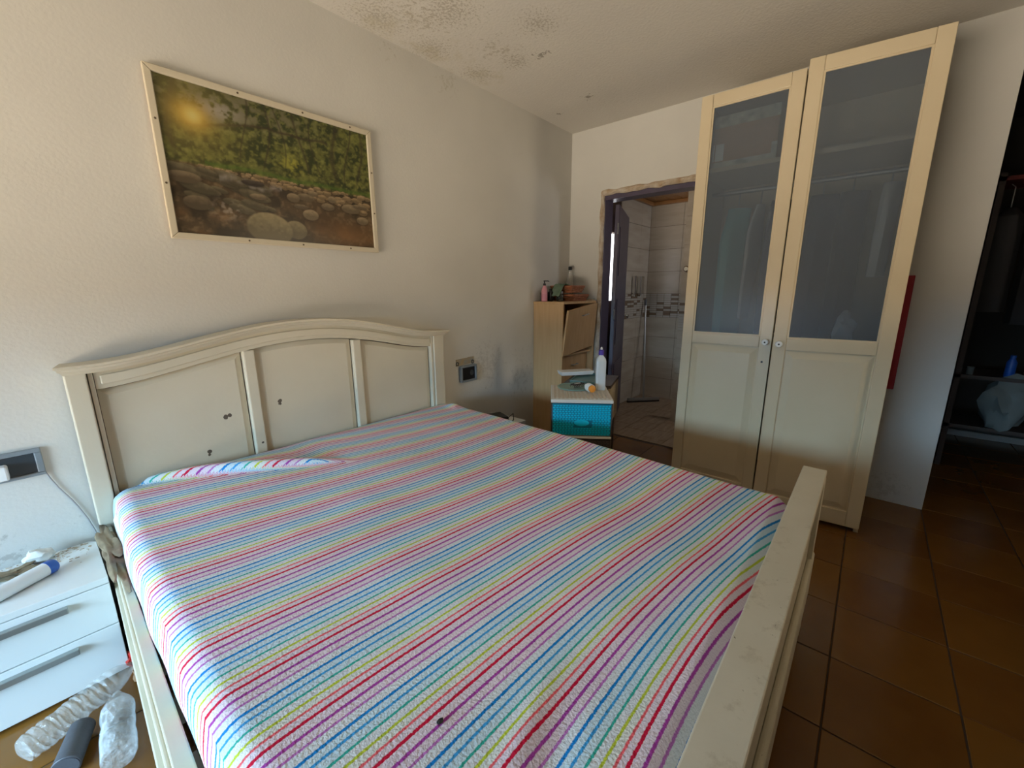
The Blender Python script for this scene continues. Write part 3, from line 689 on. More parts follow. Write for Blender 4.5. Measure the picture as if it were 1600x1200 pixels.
def painting():
    nx, nz = 330, 220
    u, v = np.meshgrid(np.linspace(0, 1, nx), np.linspace(0, 1, nz))
    rs = np.random.RandomState(5)
    def vn(fx, fy, seed):
        r = np.random.RandomState(seed); g = r.rand(int(fy)+3, int(fx)+3)
        X = u*fx; Y = v*fy; x0 = X.astype(int); y0 = Y.astype(int); a = X-x0; b = Y-y0
        a = a*a*(3-2*a); b = b*b*(3-2*b)
        return (g[y0, x0]*(1-a)+g[y0, x0+1]*a)*(1-b)+(g[y0+1, x0]*(1-a)+g[y0+1, x0+1]*a)*b
    def fb(fx, fy, seed, n=4): return sum(vn(fx*2**k, fy*2**k, seed+k)*0.5**k for k in range(n))/sum(.5**k for k in range(n))
    def mix(c, col, m):
        m = m[..., None]; return c*(1-m)+np.array(col)*m
    n1 = fb(10, 7, 1, 5); n2 = fb(42, 30, 9, 4); n3 = fb(70, 50, 20, 2)
    C = np.zeros((nz, nx, 3))+np.array((0.10, 0.105, 0.028))
    C = mix(C, (0.035, 0.045, 0.014), np.clip((0.52-n2)*6, 0, 1))
    C = mix(C, (0.20, 0.205, 0.05), np.clip((n2-0.52)*5, 0, 1)*0.7)
    C = mix(C, (0.29, 0.29, 0.075), np.clip((n3-0.60)*5, 0, 1)*0.45)
    up = np.clip((v-0.72)*6, 0, 1)*np.clip((0.75-u)*4, 0, 1)
    C = mix(C, (0.16, 0.14, 0.085), up*np.clip((n2-.42)*4, 0, 1)*0.9)
    C = mix(C, (0.36, 0.33, 0.30), np.exp(-(((u-.23)/.09)**2+((v-.86)/.06)**2))*np.clip((n2-.4)*5, 0, 1))
    C = mix(C, (0.38, 0.36, 0.05), np.exp(-(((u-.545)/.05)**2+((v-.61)/.06)**2))*np.clip((n3-.35)*4, 0, 1)*.8)
    for k in range(9):           # trunks
        x0 = [0.06, .33, .42, .49, .60, .68, .80, .865, .93][k]; w = [.018, .004, .005, .003, .006, .004, .014, .005, .008][k]
        C = mix(C, (0.045, 0.035, 0.02), np.exp(-((u-x0-.03*np.sin(v*7+k))/w)**2)*np.clip((v-.48)*8, 0, 1)*.75)
    yb = 0.73+0.10*np.sin(np.clip((u-.13)/.5, 0, 1)*1.9)+0.05*(n1-.5)      # long branch
    C = mix(C, (0.05, 0.035, 0.02), np.exp(-((v-yb)/.010)**2)*(u > .10)*(u < .75)*.85)
    C = mix(C, (0.95, 0.55, 0.06), np.exp(-(((u-.125)/.06)**2+((v-.79)/.08)**2)))
    C = mix(C, (1.0, 0.86, 0.30), np.exp(-(((u-.13)/.028)**2+((v-.79)/.042)**2)))
    C = mix(C, (0.34, 0.26, 0.07), np.exp(-(((u-.11)/.16)**2+((v-.80)/.25)**2))*.5)
    sh = 0.487-0.03*u+0.02*(fb(14, 2, 70)-.5)
    low = np.clip((sh-v)*60, 0, 1)
    ground = np.zeros_like(C)+np.array((0.085, 0.055, 0.028))
    ground = mix(ground, (0.17, 0.115, 0.06), np.clip((n2-.5)*5, 0, 1))
    ground = mix(ground, (0.035, 0.025, 0.014), np.clip((.47-n1)*6, 0, 1)*.9)
    ground = mix(ground, (0.24, 0.12, 0.045), np.clip((n1-.52)*5, 0, 1)*np.clip((.25-v)*6, 0, 1)*.8)
    ground = mix(ground, (0.22, 0.11, 0.04), np.exp(-(((u-.85)/.18)**2+((v-.10)/.10)**2))*.7)
    ground = mix(ground, (0.07, 0.035, 0.012), np.exp(-(((u-.68)/.12)**2+((v-.18)/.10)**2))*.7)
    C = C*(1-low[..., None])+ground*low[..., None]
    C = mix(C, (0.08, 0.14, 0.02), np.exp(-((v-sh-.02)/.015)**2)*(u > .15)*.7)
    def stone(cx, cz, rx, rz, col, ang=0.0, dark=.45):
        nonlocal C
        dx, dz = (u-cx), (v-cz); X = dx*np.cos(ang)+dz*np.sin(ang)*.66; Z = -dx*np.sin(ang)/.66+dz*np.cos(ang)
        r = (X/rx)**2+(Z/rz)**2; m_ = np.clip((1-r)*6, 0, 1)
        C[:] = mix(C, (0.02, 0.014, 0.008), np.clip(1.25-((X/(rx*1.1))**2+((Z+rz*.25)/(rz*1.05))**2), 0, 1)*.6)
        lightf = np.clip(0.55+0.5*Z/rz+0.35*(n3-.5), dark, 1.1)
        C[:] = C*(1-m_[..., None])+(np.array(col)*lightf[..., None])*m_[..., None]
    for k in range(150):         # shore pebbles
        uu = rs.rand()*0.86+.13; zz = 0.478-0.03*uu-rs.rand()**1.6*(.02+.20*max(0, uu-.3)); s_ = .006+.014*rs.rand()*(.5+uu)*(1+(.47-zz)*5)
        c = rs.rand(); stone(uu, zz, s_, s_*.8, (0.34+.12*c, 0.24+.08*c, 0.12+.06*c))
    for k in range(26):
        uu = rs.rand()*.42; zz = .44-rs.rand()*.25; s_ = .02+.03*rs.rand(); stone(uu, zz, s_*1.6, s_*.8, (0.17, 0.14, 0.08), -.2)
    wtr = np.exp(-((v-(.41-.10*(u-.25)+.02*np.sin(u*30)))/.022)**2)*(u > .2)*(u < .48)
    C = mix(C, (0.34, 0.30, 0.27), wtr*.55*np.clip((n2-.3)*3, 0, 1))
    stone(.344, .412, .055, .022, (0.08, 0.06, 0.045))
    for (a, b, c, d, e) in [(.748,.385,.024,.030,1), (.60,.37,.05,.03,.7), (.533,.353,.035,.035,.8), (.618,.235,.045,.045,1), (.57,.29,.04,.02,.6), (.86,.33,.06,.04,.9), (.72,.32,.04,.03,.8), (.93,.24,.04,.035,1), (.36,.32,.04,.022,.8), (.64,.41,.03,.02,.9), (.92,.36,.05,.02,.8),(.10,.22,.06,.05,.5),(.06,.38,.07,.04,.6)]:
        stone(a, b, c, d, (0.36*e, 0.27*e, 0.16*e))
    stone(.53, .10, .060, .075, (0.26, 0.21, 0.115), -.1)
    stone(.40, .09, .115, .125, (0.29, 0.235, 0.125), -.1)
    C = mix(C, (0.40, 0.33, 0.26), np.exp(-(((u-.22)/.05)**2+((v-.20)/.06)**2))*np.clip((n3-.45)*5, 0, 1)*.6)
    me = bpy.data.meshes.new('print')
    X = PX0+.020+(PX1-PX0-.040)*u; Z = PZ0+.020+(PZ1-PZ0-.040)*v
    co = np.stack([X, np.full_like(X, 2.112), Z], -1).reshape(-1, 3)
    idx = np.arange(nx*nz).reshape(nz, nx)
    f = np.stack([idx[:-1, :-1], idx[:-1, 1:], idx[1:, 1:], idx[1:, :-1]], -1).reshape(-1, 4)
    me.from_pydata(co.tolist(), [], f.tolist())
    ca = me.color_attributes.new('paint', 'FLOAT_COLOR', 'POINT')
    ca.data.foreach_set('color', np.concatenate([np.clip(C*np.where(C.max(-1, keepdims=True) > .7, 1.0, .85), 0, 1).reshape(-1, 3), np.ones((nx*nz, 1))], 1).astype(np.float32).ravel())
    pm = mat('printed_woodland', (0.2, 0.2, 0.1), 0.28, spec=0.4)
    a = pm.node_tree.nodes.new('ShaderNodeVertexColor'); a.layer_name = 'paint'
    pm.node_tree.links.new(a.outputs[0], pm.node_tree.nodes['Principled BSDF'].inputs['Base Color'])
    me.materials.append(pm)
    o = bpy.data.objects.new('print', me); COL.objects.link(o); o.parent = pic
painting()

# ------------------------------------------------------------------ sockets on the headboard wall
t = thing('wall_socket', 'grey socket frame with broken cover hanging right of the headboard', 'socket', (1.975, 2.13, 0.735))
mr = Matrix.Rotation(math.radians(0), 4, 'Y')
MB().prism([(-0.088, 0.035), (0.078, 0.045), (0.080, 0.088), (-0.086, 0.082)], 'y', -0.006, 0.0).build('mounting_plate', mat('bare_metal_plate', (0.42, 0.44, 0.42), 0.4, 0.5, col2=(0.55, 0.40, 0.22), nscale=25), t)
for x in (-0.078, 0.066): MB().tube([(x+.011*math.cos(a*PI/6), -0.008, 0.052+.011*math.sin(a*PI/6)) for a in range(13)], 0.003, 6).build('screw_ring', dark_m, t)
MB().box(-0.064, 0.09, -0.030, -0.0061, -0.082, -0.068).box(-0.064, 0.09, -0.030, -0.0061, 0.020, 0.036).box(-0.064, -0.050, -0.030, -0.0061, -0.068, 0.020).box(0.074, 0.09, -0.030, -0.0061, -0.068, 0.020).build('cover_frame', greyframe_m, t, bevel=0.004)
bx(-0.050, 0.074, -0.018, -0.004, -0.068, 0.020).build('socket_insert', black_m, t)
MB().lathe([(0.019, 0), (0.019, 0.003), (0.015, 0.003), (0.014, 0.0005)], o=(0.045, -0.018, -0.022), ax=(0, -1, 0)).build('socket_well', dark_m, t, smooth=True)
t = thing('wall_socket', 'wide grey socket frame above the white nightstand with white plug', 'socket', (-0.145, 2.13, 0.712))
MB().box(-0.11, 0.11, -0.014, 0, 0.033, 0.048).box(-0.11, 0.11, -0.014, 0, -0.050, -0.038).box(-0.11, -0.094, -0.014, 0, -0.038, 0.033).box(0.092, 0.11, -0.014, 0, -0.038, 0.033).build('cover_frame', greyframe_m, t, bevel=0.003)
bx(-0.094, 0.092, -0.006, -0.001, -0.038, 0.033).build('socket_insert', dark_m, t)
bx(-0.04, 0.03, -0.045, -0.006, -0.036, 0.012).build('plug', whitep_m, t, bevel=0.006)
cb = MB().tube([(-0.038, 2.122, 0.672), (-0.03, 2.124, 0.64), (-0.016, 2.124, 0.598), (0.006, 2.124, 0.545), (0.018, 2.124, 0.51), (0.034, 2.124, 0.455), (0.045, 2.122, 0.40), (0.047, 2.12, 0.34)], 0.0028, 6).build('power_cable', mat('pale_grey_cable', (0.32, 0.32, 0.33), .5), smooth=True)
tag(cb, 'thin grey cable running down the wall from the left socket', 'cable')

# ------------------------------------------------------------------ nightstands
def nightstand(x0, x1, lab):
    t = thing('nightstand', lab, 'nightstand', (x0, 1.79, 0), 0, 'white two-drawer nightstands beside the bed')
    w = x1-x0; d = 0.325
    MB().prism([(0, 0), (w, 0), (w, d-.02), (w-.02, d), (0, d)], 'z', 0.348, 0.370).build('top', white_m, t, bevel=0.0015)
    MB().box(0.0, 0.016, 0.018, d, 0, 0.348).build('side_panel', white_m, t); MB().box(w-.016, w, 0.018, d, 0, 0.348).build('side_panel', white_m, t)
    bx(0.016, w-.016, d-.02, d-.008, 0.02, 0.348).build('back_panel', white_m, t)
    bx(0.016, w-.016, 0.03, d-.02, 0.0, 0.02).build('bottom_panel', white_m, t)
    for z0, z1 in ((0.012, 0.192), (0.196, 0.345)):
        dr = bx(0.0, w, 0.0, 0.017, z0, z1).build('drawer', white_m, t, bevel=0.0015)
        zc = z1-0.030
        bx(w*0.16, w-0.10, -0.020, -0.0005, zc-0.009, zc+0.010).build('handle', handle_m, dr, bevel=0.002)
    return t
nightstand(-0.385, 0.040, 'white two-drawer nightstand under the wide left socket')
nightstand(1.80, 2.235, 'nightstand half hidden behind the right side of the bed')
# on the left nightstand
t = thing('plastic_tube_bottle', 'white cylindrical bottle with blue cap lying on the left nightstand', 'bottle', (0, 0, 0))
a = Vector((-0.215, 1.868, 0.3935)); b = Vector((-0.068, 1.962, 0.3935)); ax = (b-a).normalized()
MB().lathe([(0.016, 0), (0.0215, 0.006), (0.0225, 0.02), (0.0225, (b-a).length-.026)], o=a, ax=ax).build('body', whitep_m, t, smooth=True)
MB().lathe([(0.0232, 0), (0.0232, 0.020), (0.018, 0.027), (0.008, 0.028)], o=a+ax*((b-a).length-.0255), ax=ax).build('cap', bluecap_m, t, smooth=True)
tag(blob((-0.10, 2.07, 0.394), (0.036, 0.024, 0.024), 2, .25).build('foam_scrap', foam_m, smooth=True), 'torn piece of white foam at the back of the left nightstand', 'scrap')
tag(blob((-0.165, 2.03, 0.381), (0.05, 0.03, 0.010), 8, .9).build('brown_rag', dirt_m, smooth=True), 'brown rag beside the foam scrap on left nightstand', 'rag')
m_ = MB()
for k in range(260):
    x = -0.36+random.random()*0.38; y = 2.105-abs(random.gauss(0, .055)); r = random.uniform(.0012, .004)
    if y < 1.9: continue
    m_.box(x, x+r*random.uniform(1, 3), y, y+r, 0.3702, 0.3702+r*.7)
o = m_.build('plaster_debris', plaster_m); o['kind'] = 'stuff'; o['label'] = 'crumbs of fallen plaster along the back of the left nightstand'; o['category'] = 'debris'
# on the right nightstand
t = thing('tablet', 'black tablet lying on the nightstand right of the bed', 'tablet', (2.09, 2.00, 0.3705), math.radians(-22))
bx(-0.11, 0.11, -0.07, 0.07, 0, 0.022).build('body', black_m, t, bevel=0.003)
bx(-0.10, 0.10, -0.062, 0.062, 0.022, 0.0228).build('screen', glassjar_m, t)
tag(MB().tube([(2.10, 1.885, 0.374), (2.13, 1.84, 0.374), (2.17, 1.85, 0.376), (2.20, 1.88, 0.41), (2.20, 1.92, 0.376), (2.17, 1.90, 0.374), (2.14, 1.87, 0.374)], 0.003, 6).build('black_cable', black_m, smooth=True), 'loose black cable curled on the nightstand right of the bed', 'cable')

# gap between nightstand and bed, things on the floor
tag(blob((0.085, 2.0, 0.08), (0.032, 0.04, 0.07), 4, .6, sub=4).build('crumpled_cloth', dirt_m, smooth=True), 'brown crumpled cloth stuffed between nightstand and headboard', 'cloth')
tag(blob((0.062, 1.815, 0.445), (0.024, 0.205, 0.016), 6, .55, sub=4).build('brown_rag', dirt_m, smooth=True), 'long brown rag draped on the left bed rail near the headboard', 'rag')
tag(blob((0.075, 1.885, 0.07), (0.026, 0.05, 0.06), 9, .6, sub=4).build('crumpled_cloth', dirt_m, smooth=True), 'brown crumpled cloth on the floor between nightstand and bed rail', 'cloth')
tag(blob((0.053, 1.80, 0.03), (0.018, 0.025, 0.028), 12, .6).build('red_wrapper', mat('red_wrapper', (0.55, 0.03, 0.02), .35), smooth=True), 'small red wrapper in the gap beside the nightstand', 'wrapper')
tag(blob((0.056, 1.735, 0.02), (0.016, 0.03, 0.018), 15, .8).build('paper_scrap', mat('tan_paper', (0.42, 0.24, 0.12), .8), smooth=True), 'tan paper scrap on the floor beside the bed rail', 'scrap')
def clear_bottle(o, ax, L_, r, lab, neck, per=4):
    t = thing('plastic_bottle', lab, 'bottle', (0, 0, 0), 0, 'clear plastic bottles on the floor')
    pr = [(r*.55, 0), (r*.9, 0.006), (r, 0.02)]
    n = 40 if not neck else 26
    for k in range(n):
        f = k/(n-1); h = 0.02+f*(L_*0.70-.02)
        pr.append((r*(1-0.10*(k % per == 1)+0.012*math.sin(k*2.1)), h))
    pr += [(r*.98, L_*.72), (r*.8, L_*.80), (r*.5, L_*.88), (r*.31, L_*.93), (r*.30, L_*.955)]
    m_ = MB().lathe(pr, o=o, ax=ax, seg=32)
    for v in m_.bm.verts:
        d = noise.noise(v.co*22)*0.007+noise.noise(v.co*60)*0.002; c = (v.co-Vector(o)); axn = Vector(ax).normalized(); rad = c-axn*c.dot(axn)
        if rad.length > 1e-5: v.co += rad.normalized()*min(d, 0.0)
    m_.build('bottle_body', bottle_m, t, smooth=True)
    if neck:
        an = Vector(ax).normalized()
        MB().lathe([(r*.33, 0), (r*.33, 0.016), (r*.3, .018)], o=Vector(o)+an*L_*.955, ax=ax).build('bottle_cap', whitep_m, t, smooth=True)
    return t
clear_bottle((-0.205, 1.615, 0.042), (0.235, 0.125, 0.0), 0.31, 0.040, 'dusty clear bottle lying along the front of the nightstand', False)
clear_bottle((-0.032, 1.385, 0.0425), (0.035, 0.33, 0.004), 0.27, 0.040, 'crinkled clear bottle lying beside the bed rail', False, 2)
t = thing('grey_cylinder', 'dark grey plastic cylinder lying between the two clear bottles', 'cylinder', (0, 0, 0))
a = Vector((-0.128, 1.482, 0.032)); b = Vector((-0.088, 1.60, 0.032)); ax = (b-a).normalized()
MB().lathe([(0.0295, 0), (0.0315, 0.002), (0.0305, 0.01), (0.029, (b-a).length), (0.026, (b-a).length+.004)], o=a, ax=ax, seg=32).build('shell', grey_m, t, smooth=True)
MB().lathe([(0.027, -0.0002), (0.027, -0.0012)], o=a, ax=ax, seg=32).build('end_cap', grey_m, t, smooth=True)

# ------------------------------------------------------------------ shoe cabinet in the corner
cb = thing('shoe_cabinet', 'light beech tilt-front shoe cabinet in the corner by the doorway', 'cabinet', (0, 0, 0))
bx(2.757, 2.773, 1.84, 2.128, 0, 1.172).build('side_panel', wood_m, cb)
bx(3.235, 3.251, 1.84, 2.128, 0, 1.172).build('side_panel', wood_m, cb)
bx(2.752, 3.256, 1.832, 2.129, 1.172, 1.190).build('top', wood_m, cb, bevel=0.002)
bx(2.773, 3.235, 2.112, 2.124, 0.0, 1.172).build('back_panel', wood_m, cb)
bx(2.773, 3.235, 1.86, 2.112, 0.752, 0.766).build('shelf', wood_m, cb)
bx(2.773, 3.235, 1.86, 2.112, 0.02, 0.036).build('shelf', wood_m, cb)
n_ = Vector((0.0, 0.016, 0.0018))
q = [Vector((2.778, 1.800, 1.120)), Vector((3.238, 1.808, 1.172)), Vector((3.243, 1.838, 0.806)), Vector((2.762, 1.836, 0.762))]
fp = MB().hexa([tuple(p) for p in q], [tuple(p+n_) for p in q]).build('tilting_flap', wood_m, cb)
MB().tube([(2.98, 1.800, 1.075), (2.98, 1.782, 1.078), (3.06, 1.783, 1.087), (3.06, 1.802, 1.084)], 0.004, 6).build('handle', steel_m, fp, smooth=True)
bx(2.79, 2.795, 1.855, 1.985, 0.79, 1.06).build('bin_side', whitep_m, fp)
fp2 = bx(2.80, 3.232, 1.893, 1.909, 0.04, 0.745).build('tilting_flap', wood_m, cb)
MB().tube([(2.98, 1.893, 0.66), (2.98, 1.873, 0.66), (3.06, 1.873, 0.66), (3.06, 1.893, 0.66)], 0.004, 6).build('handle', steel_m, fp2, smooth=True)
# things on the cabinet
CT = 1.1903
t = thing('pump_bottle', 'pink pump bottle with black nozzle on the shoe cabinet', 'bottle', (2.79, 2.045, CT))
MB().lathe([(0.021, 0), (0.024, 0.004), (0.024, 0.085), (0.022, 0.10), (0.011, 0.122), (0.009, 0.126)]).build('body', pink_m, t, smooth=True)
MB().lathe([(0.0242, 0.02), (0.0244, 0.021), (0.0244, 0.06), (0.0242, 0.061)]).build('label_band', mat('dusty_pink_print', (0.60, 0.24, 0.31), .4), t, smooth=True)
MB().lathe([(0.011, 0.126), (0.011, 0.142), (0.005, 0.144), (0.005, 0.158), (0.008, 0.159), (0.008, 0.166)]).build('pump', black_m, t, smooth=True)
MB().tube([(0, 0, 0.162), (0.018, -0.022, 0.162), (0.024, -0.029, 0.158)], 0.004, 6).build('nozzle', black_m, t, smooth=True)
for n, (x, y, r, h, m_, lb) in enumerate([(2.875, 2.045, 0.022, 0.10, black_m, 'small black bottle between the pink bottle and the basket'), (2.835, 2.09, 0.020, 0.095, darkwood_m, 'small dark brown bottle behind the pink pump bottle')]):
    t = thing('small_bottle', lb, 'bottle', (x, y, CT))
    MB().lathe([(r*.9, 0), (r, .003), (r, h*.72), (r*.5, h*.82)], sq=1.5).build('body', m_, t, smooth=True)
    MB().lathe([(r*.55, h*.82), (r*.55, h), (r*.45, h*1.01)]).build('cap', black_m, t, smooth=True)
bx(2.866, 2.884, 2.0215, 2.0225, CT+.035, CT+.065)
t = thing('glass_jar', 'small dark glass jar in front of the wicker basket', 'jar', (2.925, 1.985, CT))
MB().lathe([(0.028, 0), (0.031, .006), (0.031, .05), (0.024, .06), (0.022, .064)]).build('body', glassjar_m, t, smooth=True)
MB().lathe([(0.024, .064), (0.024, .078), (0.022, .08)]).build('lid', steel_m, t, smooth=True)
# two-tier wicker basket
def basket(x0, x1, y0, y1, z0, z1, lab, nm='basket'):
    t = thing('wicker_basket', lab, 'basket', (0, 0, 0), 0, 'stacked wicker baskets on the shoe cabinet')
    fl_ = 0.018
    n = 4
    for k in range(n):
        f0 = k/n; z = z0+(z1-z0)*(k+.5)/n; e = fl_*(k+.5)/n; 
        L4 = [(x0-e, y0-e), (x1+e, y0-e), (x1+e, y1+e), (x0-e, y1+e), (x0-e, y0-e)]
        pts = []
        for (a0, b0), (a1, b1) in zip(L4, L4[1:]):
            for s in range(6): pts.append((a0+(a1-a0)*s/6, b0+(b1-b0)*s/6, z+0.0015*math.sin((s+k)*3)))
        pts.append((*L4[0], z))
        MB().tube(pts, (z1-z0)/n*0.52, 6).build('weave_band', wicker_m, t, smooth=True)
    L4 = [(x0-fl_, y0-fl_), (x1+fl_, y0-fl_), (x1+fl_, y1+fl_), (x0-fl_, y1+fl_), (x0-fl_, y0-fl_)]
    MB().tube([(*p, z1+.003) for p in L4], 0.0075, 8).build('rim', wicker_m, t, smooth=True)
    bx(x0, x1, y0, y1, z0, z0+.005).build('base', wicker_m, t)
    return t
basket(2.995, 3.185, 1.90, 2.08, CT, CT+0.045, 'lower wicker basket of the stack on the shoe cabinet')
for k, (x, y) in enumerate([(3.01, 1.93), (3.09, 1.93), (3.16, 1.93)]): pass
basket(2.985, 3.150, 1.92, 2.09, CT+0.0555+0.012, CT+0.105+0.012, 'upper wicker basket stacked on the lower one')
t = thing('pill_box', 'small pale carton standing in the lower wicker basket', 'box', (3.03, 1.94, CT+.006))
bx(0, 0.10, 0, 0.03, 0, 0.055).build('carton', mat('tan_carton', (0.45, 0.34, 0.2), .7), t)
# clear bottle with black cap
t = thing('clear_bottle', 'clear bottle with black cap standing behind the wicker baskets', 'bottle', (3.225, 2.085, CT))
MB().lathe([(0.030, 0), (0.033, 0.005), (0.033, 0.17), (0.028, 0.20), (0.015, 0.235), (0.013, 0.262)]).build('body', bottle_m, t, smooth=True)
MB().lathe([(0.0165, 0.262), (0.0165, 0.290), (0.015, 0.292)]).build('cap', black_m, t, smooth=True)
# green cloth over the basket
m_ = MB(); rows = []
for i in range(14):
    row = []
    for j in range(8):
        x = 2.86+i*0.0145; y = 1.95+j*0.014; z = CT+0.105+0.035*math.sin(i*.22)+0.012*noise.noise(Vector((i*.5, j*.6, 2)))+(0.0 if i > 4 else -(5-i)*.012)
        row.append(m_.bm.verts.new((x, y, z)))
    rows.append(row)
for A, B_ in zip(rows, rows[1:]):
    for k in range(7): m_.bm.faces.new((A[k], A[k+1], B_[k+1], B_[k]))
g_ = m_.build('green_cloth', green_m, smooth=True); md = g_.modifiers.new('t', 'SOLIDIFY'); md.thickness = .004
tag(g_, 'crumpled green cloth draped over the left side of the basket', 'cloth')
tag(bx(3.20, 3.25, 1.845, 1.93, CT, CT+.012).build('paper_booklet', mat('tan_paper_b', (0.42, 0.34, 0.22), .8), bevel=.001), 'flat folded paper on the right front of the cabinet top', 'paper')

# ------------------------------------------------------------------ turquoise drawer unit
FLc = Vector((1.963, 1.377, 0)); FRc = Vector((2.17, 1.085, 0))
ux = (FRc-FLc).normalized(); dpt = Vector((0.345, 0.178, 0)).length
rz = math.atan2(ux.y, ux.x); W_ = (FRc-FLc).length; D_ = 0.385
du = thing('drawer_unit', 'plastic drawer tower with turquoise rattan front and white top', 'drawers', FLc, rz)
bx(-0.004, W_+.004, -0.004, D_, 0.628, 0.650).build('top_plate', woven_m, du, bevel=0.004)
for j in range(12):
    bx(0.012+0.0, W_-.012, 0.02+j*0.030, 0.02+j*0.030+.017, 0.650, 0.6525).build('top_weave', woven_m, du)
m_ = MB()
for i in range(14): m_.box(0.014+i*0.0245, 0.014+i*0.0245+0.013, 0.012, D_-.02, 0.6505, 0.6538)
m_.build('top_weave', mat('cream_woven_plastic', (0.55, 0.49, 0.40), .5), du)
def rattan(z0, z1, m0, nm):
    dr = bx(0.006, W_-.006, 0.004, 0.02, z0, z1).build('drawer_front', blueback_m if m0 is blue_m else brownback_m, du)
    ms = MB(); rows_ = max(1, int((z1-z0)/0.0115)); cols = 19
    for r_ in range(rows_):
        for c in range(cols):
            a = 0.010+c*(W_-.02)/cols+(0.0045 if r_ % 2 else 0); z = z0+.004+r_*(z1-z0-.008)/rows_
            zc = z-(z0+z1)/2+0.01
            if abs(a-W_/2+0.0) < 0.052 and abs(zc+0.02) < 0.026: continue
            ms.box(a, a+0.0135, -0.002, 0.005, z, z+0.0070)
    w = ms.build('weave', m0, dr); w['kind'] = 'stuff'
    zc = (z0+z1)/2-0.018
    pr = [(W_/2+0.045*math.cos(k*PI/10)*(1 if abs(math.cos(k*PI/10)) < .8 else 1), zc+0.020*math.sin(k*PI/10)) for k in range(20)]
    MB().prism(pr, 'y', -0.004, 0.004).build('handle', m0, dr, bevel=0.002)
    return dr
rattan(0.428, 0.622, blue_m, 'a')
bx(0.0, W_, -0.002, D_, 0.408, 0.422).build('shelf_frame', woven_m, du, bevel=0.003)
rattan(0.205, 0.402, brown_m, 'b')
bx(0.0, W_, -0.002, D_, 0.188, 0.202).build('shelf_frame', woven_m, du, bevel=0.003)
rattan(0.02, 0.184, brown_m, 'c')
for (a, b) in ((-0.002, 0.006), (W_-.006, W_+.002)):
    bx(a, b, 0.006, D_-.002, 0.0, 0.628).build('side_wall', brown_m, du)
bx(0.006, W_-.006, D_-.012, D_-.004, 0.0, 0.628).build('back_wall', brown_m, du)
# low cabinet behind it
A_, B_2, C_, D2 = (2.505, 1.275), (2.865, 1.395), (2.745, 1.700), (2.345, 1.560)
lc = thing('low_cabinet', 'low dark-topped cabinet with cream side behind turquoise drawers', 'cabinet', (0, 0, 0))
MB().prism([A_, B_2, C_, D2], 'z', 0.628, 0.648).build('top', darkwood_m, lc)
MB().prism([(A_[0]+.004, A_[1]+.004), (B_2[0]-.004, B_2[1]+.002), (B_2[0]-.008, B_2[1]+.014), (A_[0], A_[1]+.016)], 'z', 0.36, 0.628).build('side_panel', cream_m, lc)
MB().prism([(B_2[0]-.010, B_2[1]+.016), (C_[0], C_[1]-.004), (D2[0]+.006, D2[1]-.002), (A_[0]-.002, A_[1]+.018)], 'z', 0.0, 0.627).build('body', darkwood_m, lc)
# things on top
ZT = 0.654
t = thing('green_plate', 'round pale green plastic plate on the drawer tower', 'plate', (2.292, 1.425, ZT+.0005))
MB().lathe([(0.105, 0), (0.112, 0.003), (0.112, 0.008), (0.10, 0.009), (0.098, 0.006), (0.03, 0.006)], seg=40).build('disc', greendisc_m, t, smooth=True)
t = thing('teal_tray', 'dark teal square tray behind the white bottle', 'tray', (2.60, 1.50, 0.6485), math.radians(20))
bx(-0.15, 0.15, -0.10, 0.10, 0, 0.006).build('base', teal_m, t)
MB().box(-0.155, 0.155, -0.105, -0.098, 0, 0.018).box(-0.155, 0.155, 0.098, 0.105, 0, 0.018).box(-0.155, -0.148, -0.098, 0.098, 0, 0.018).box(0.148, 0.155, -0.098, 0.098, 0, 0.018).build('rim', teal_m, t, bevel=0.002)
t = thing('foam_tray', 'long white foam tray at the back of the drawer tower', 'tray', (2.62, 1.625, 0.6665), math.radians(-37))
m_ = MB().hexa([(-0.12, -0.04, 0), (0.12, -0.04, 0), (0.12, 0.04, 0), (-0.12, 0.04, 0)], [(-0.13, -0.05, 0.03), (0.13, -0.05, 0.03), (0.13, 0.05, 0.03), (-0.13, 0.05, 0.03)])
tp = [f for f in m_.bm.faces if all(v.co.z > .03 for v in f.verts)]
r_ = bmesh.ops.inset_region(m_.bm, faces=tp, thickness=0.010)
for v in {v for f in tp for v in f.verts}: v.co.z -= 0.022; v.co.x *= .96; v.co.y *= .9
m_.build('tray_body', whitep_m, t, bevel=0.005)
t = thing('tall_bottle', 'tall square white bottle with violet cap on the drawer tower', 'bottle', (2.352, 1.272, ZT), rz)
MB().lathe([(0.028, 0), (0.031, 0.004), (0.031, 0.185), (0.028, 0.20), (0.012, 0.222), (0.011, 0.226)], sq=5, seg=32).build('body', mat('translucent_white_plastic', (0.66, 0.70, 0.72), .3), t, smooth=True)
MB().lathe([(0.017, 0.224), (0.017, 0.254), (0.012, 0.258)]).build('cap', violet_m, t, smooth=True)
MB().lathe([(0.007, 0.258), (0.007, 0.268), (0.003, 0.275)]).build('tip', whitep_m, t, smooth=True)
t = thing('small_lying_bottle', 'small white bottle with orange cap lying on the drawer tower', 'bottle', (0, 0, 0))
a = Vector((2.222, 1.252, ZT+.0275)); ax = Vector((0.55, 0.75, 0)).normalized()
MB().lathe([(0.020, 0.016), (0.026, 0.024), (0.026, 0.065), (0.014, 0.075), (0.012, 0.10)], o=a, ax=ax, seg=24).build('body', whitep_m, t, smooth=True)
MB().lathe([(0.019, 0), (0.022, 0.002), (0.022, 0.016), (0.020, 0.0165)], o=a, ax=ax, seg=24).build('cap', orange_m, t, smooth=True)
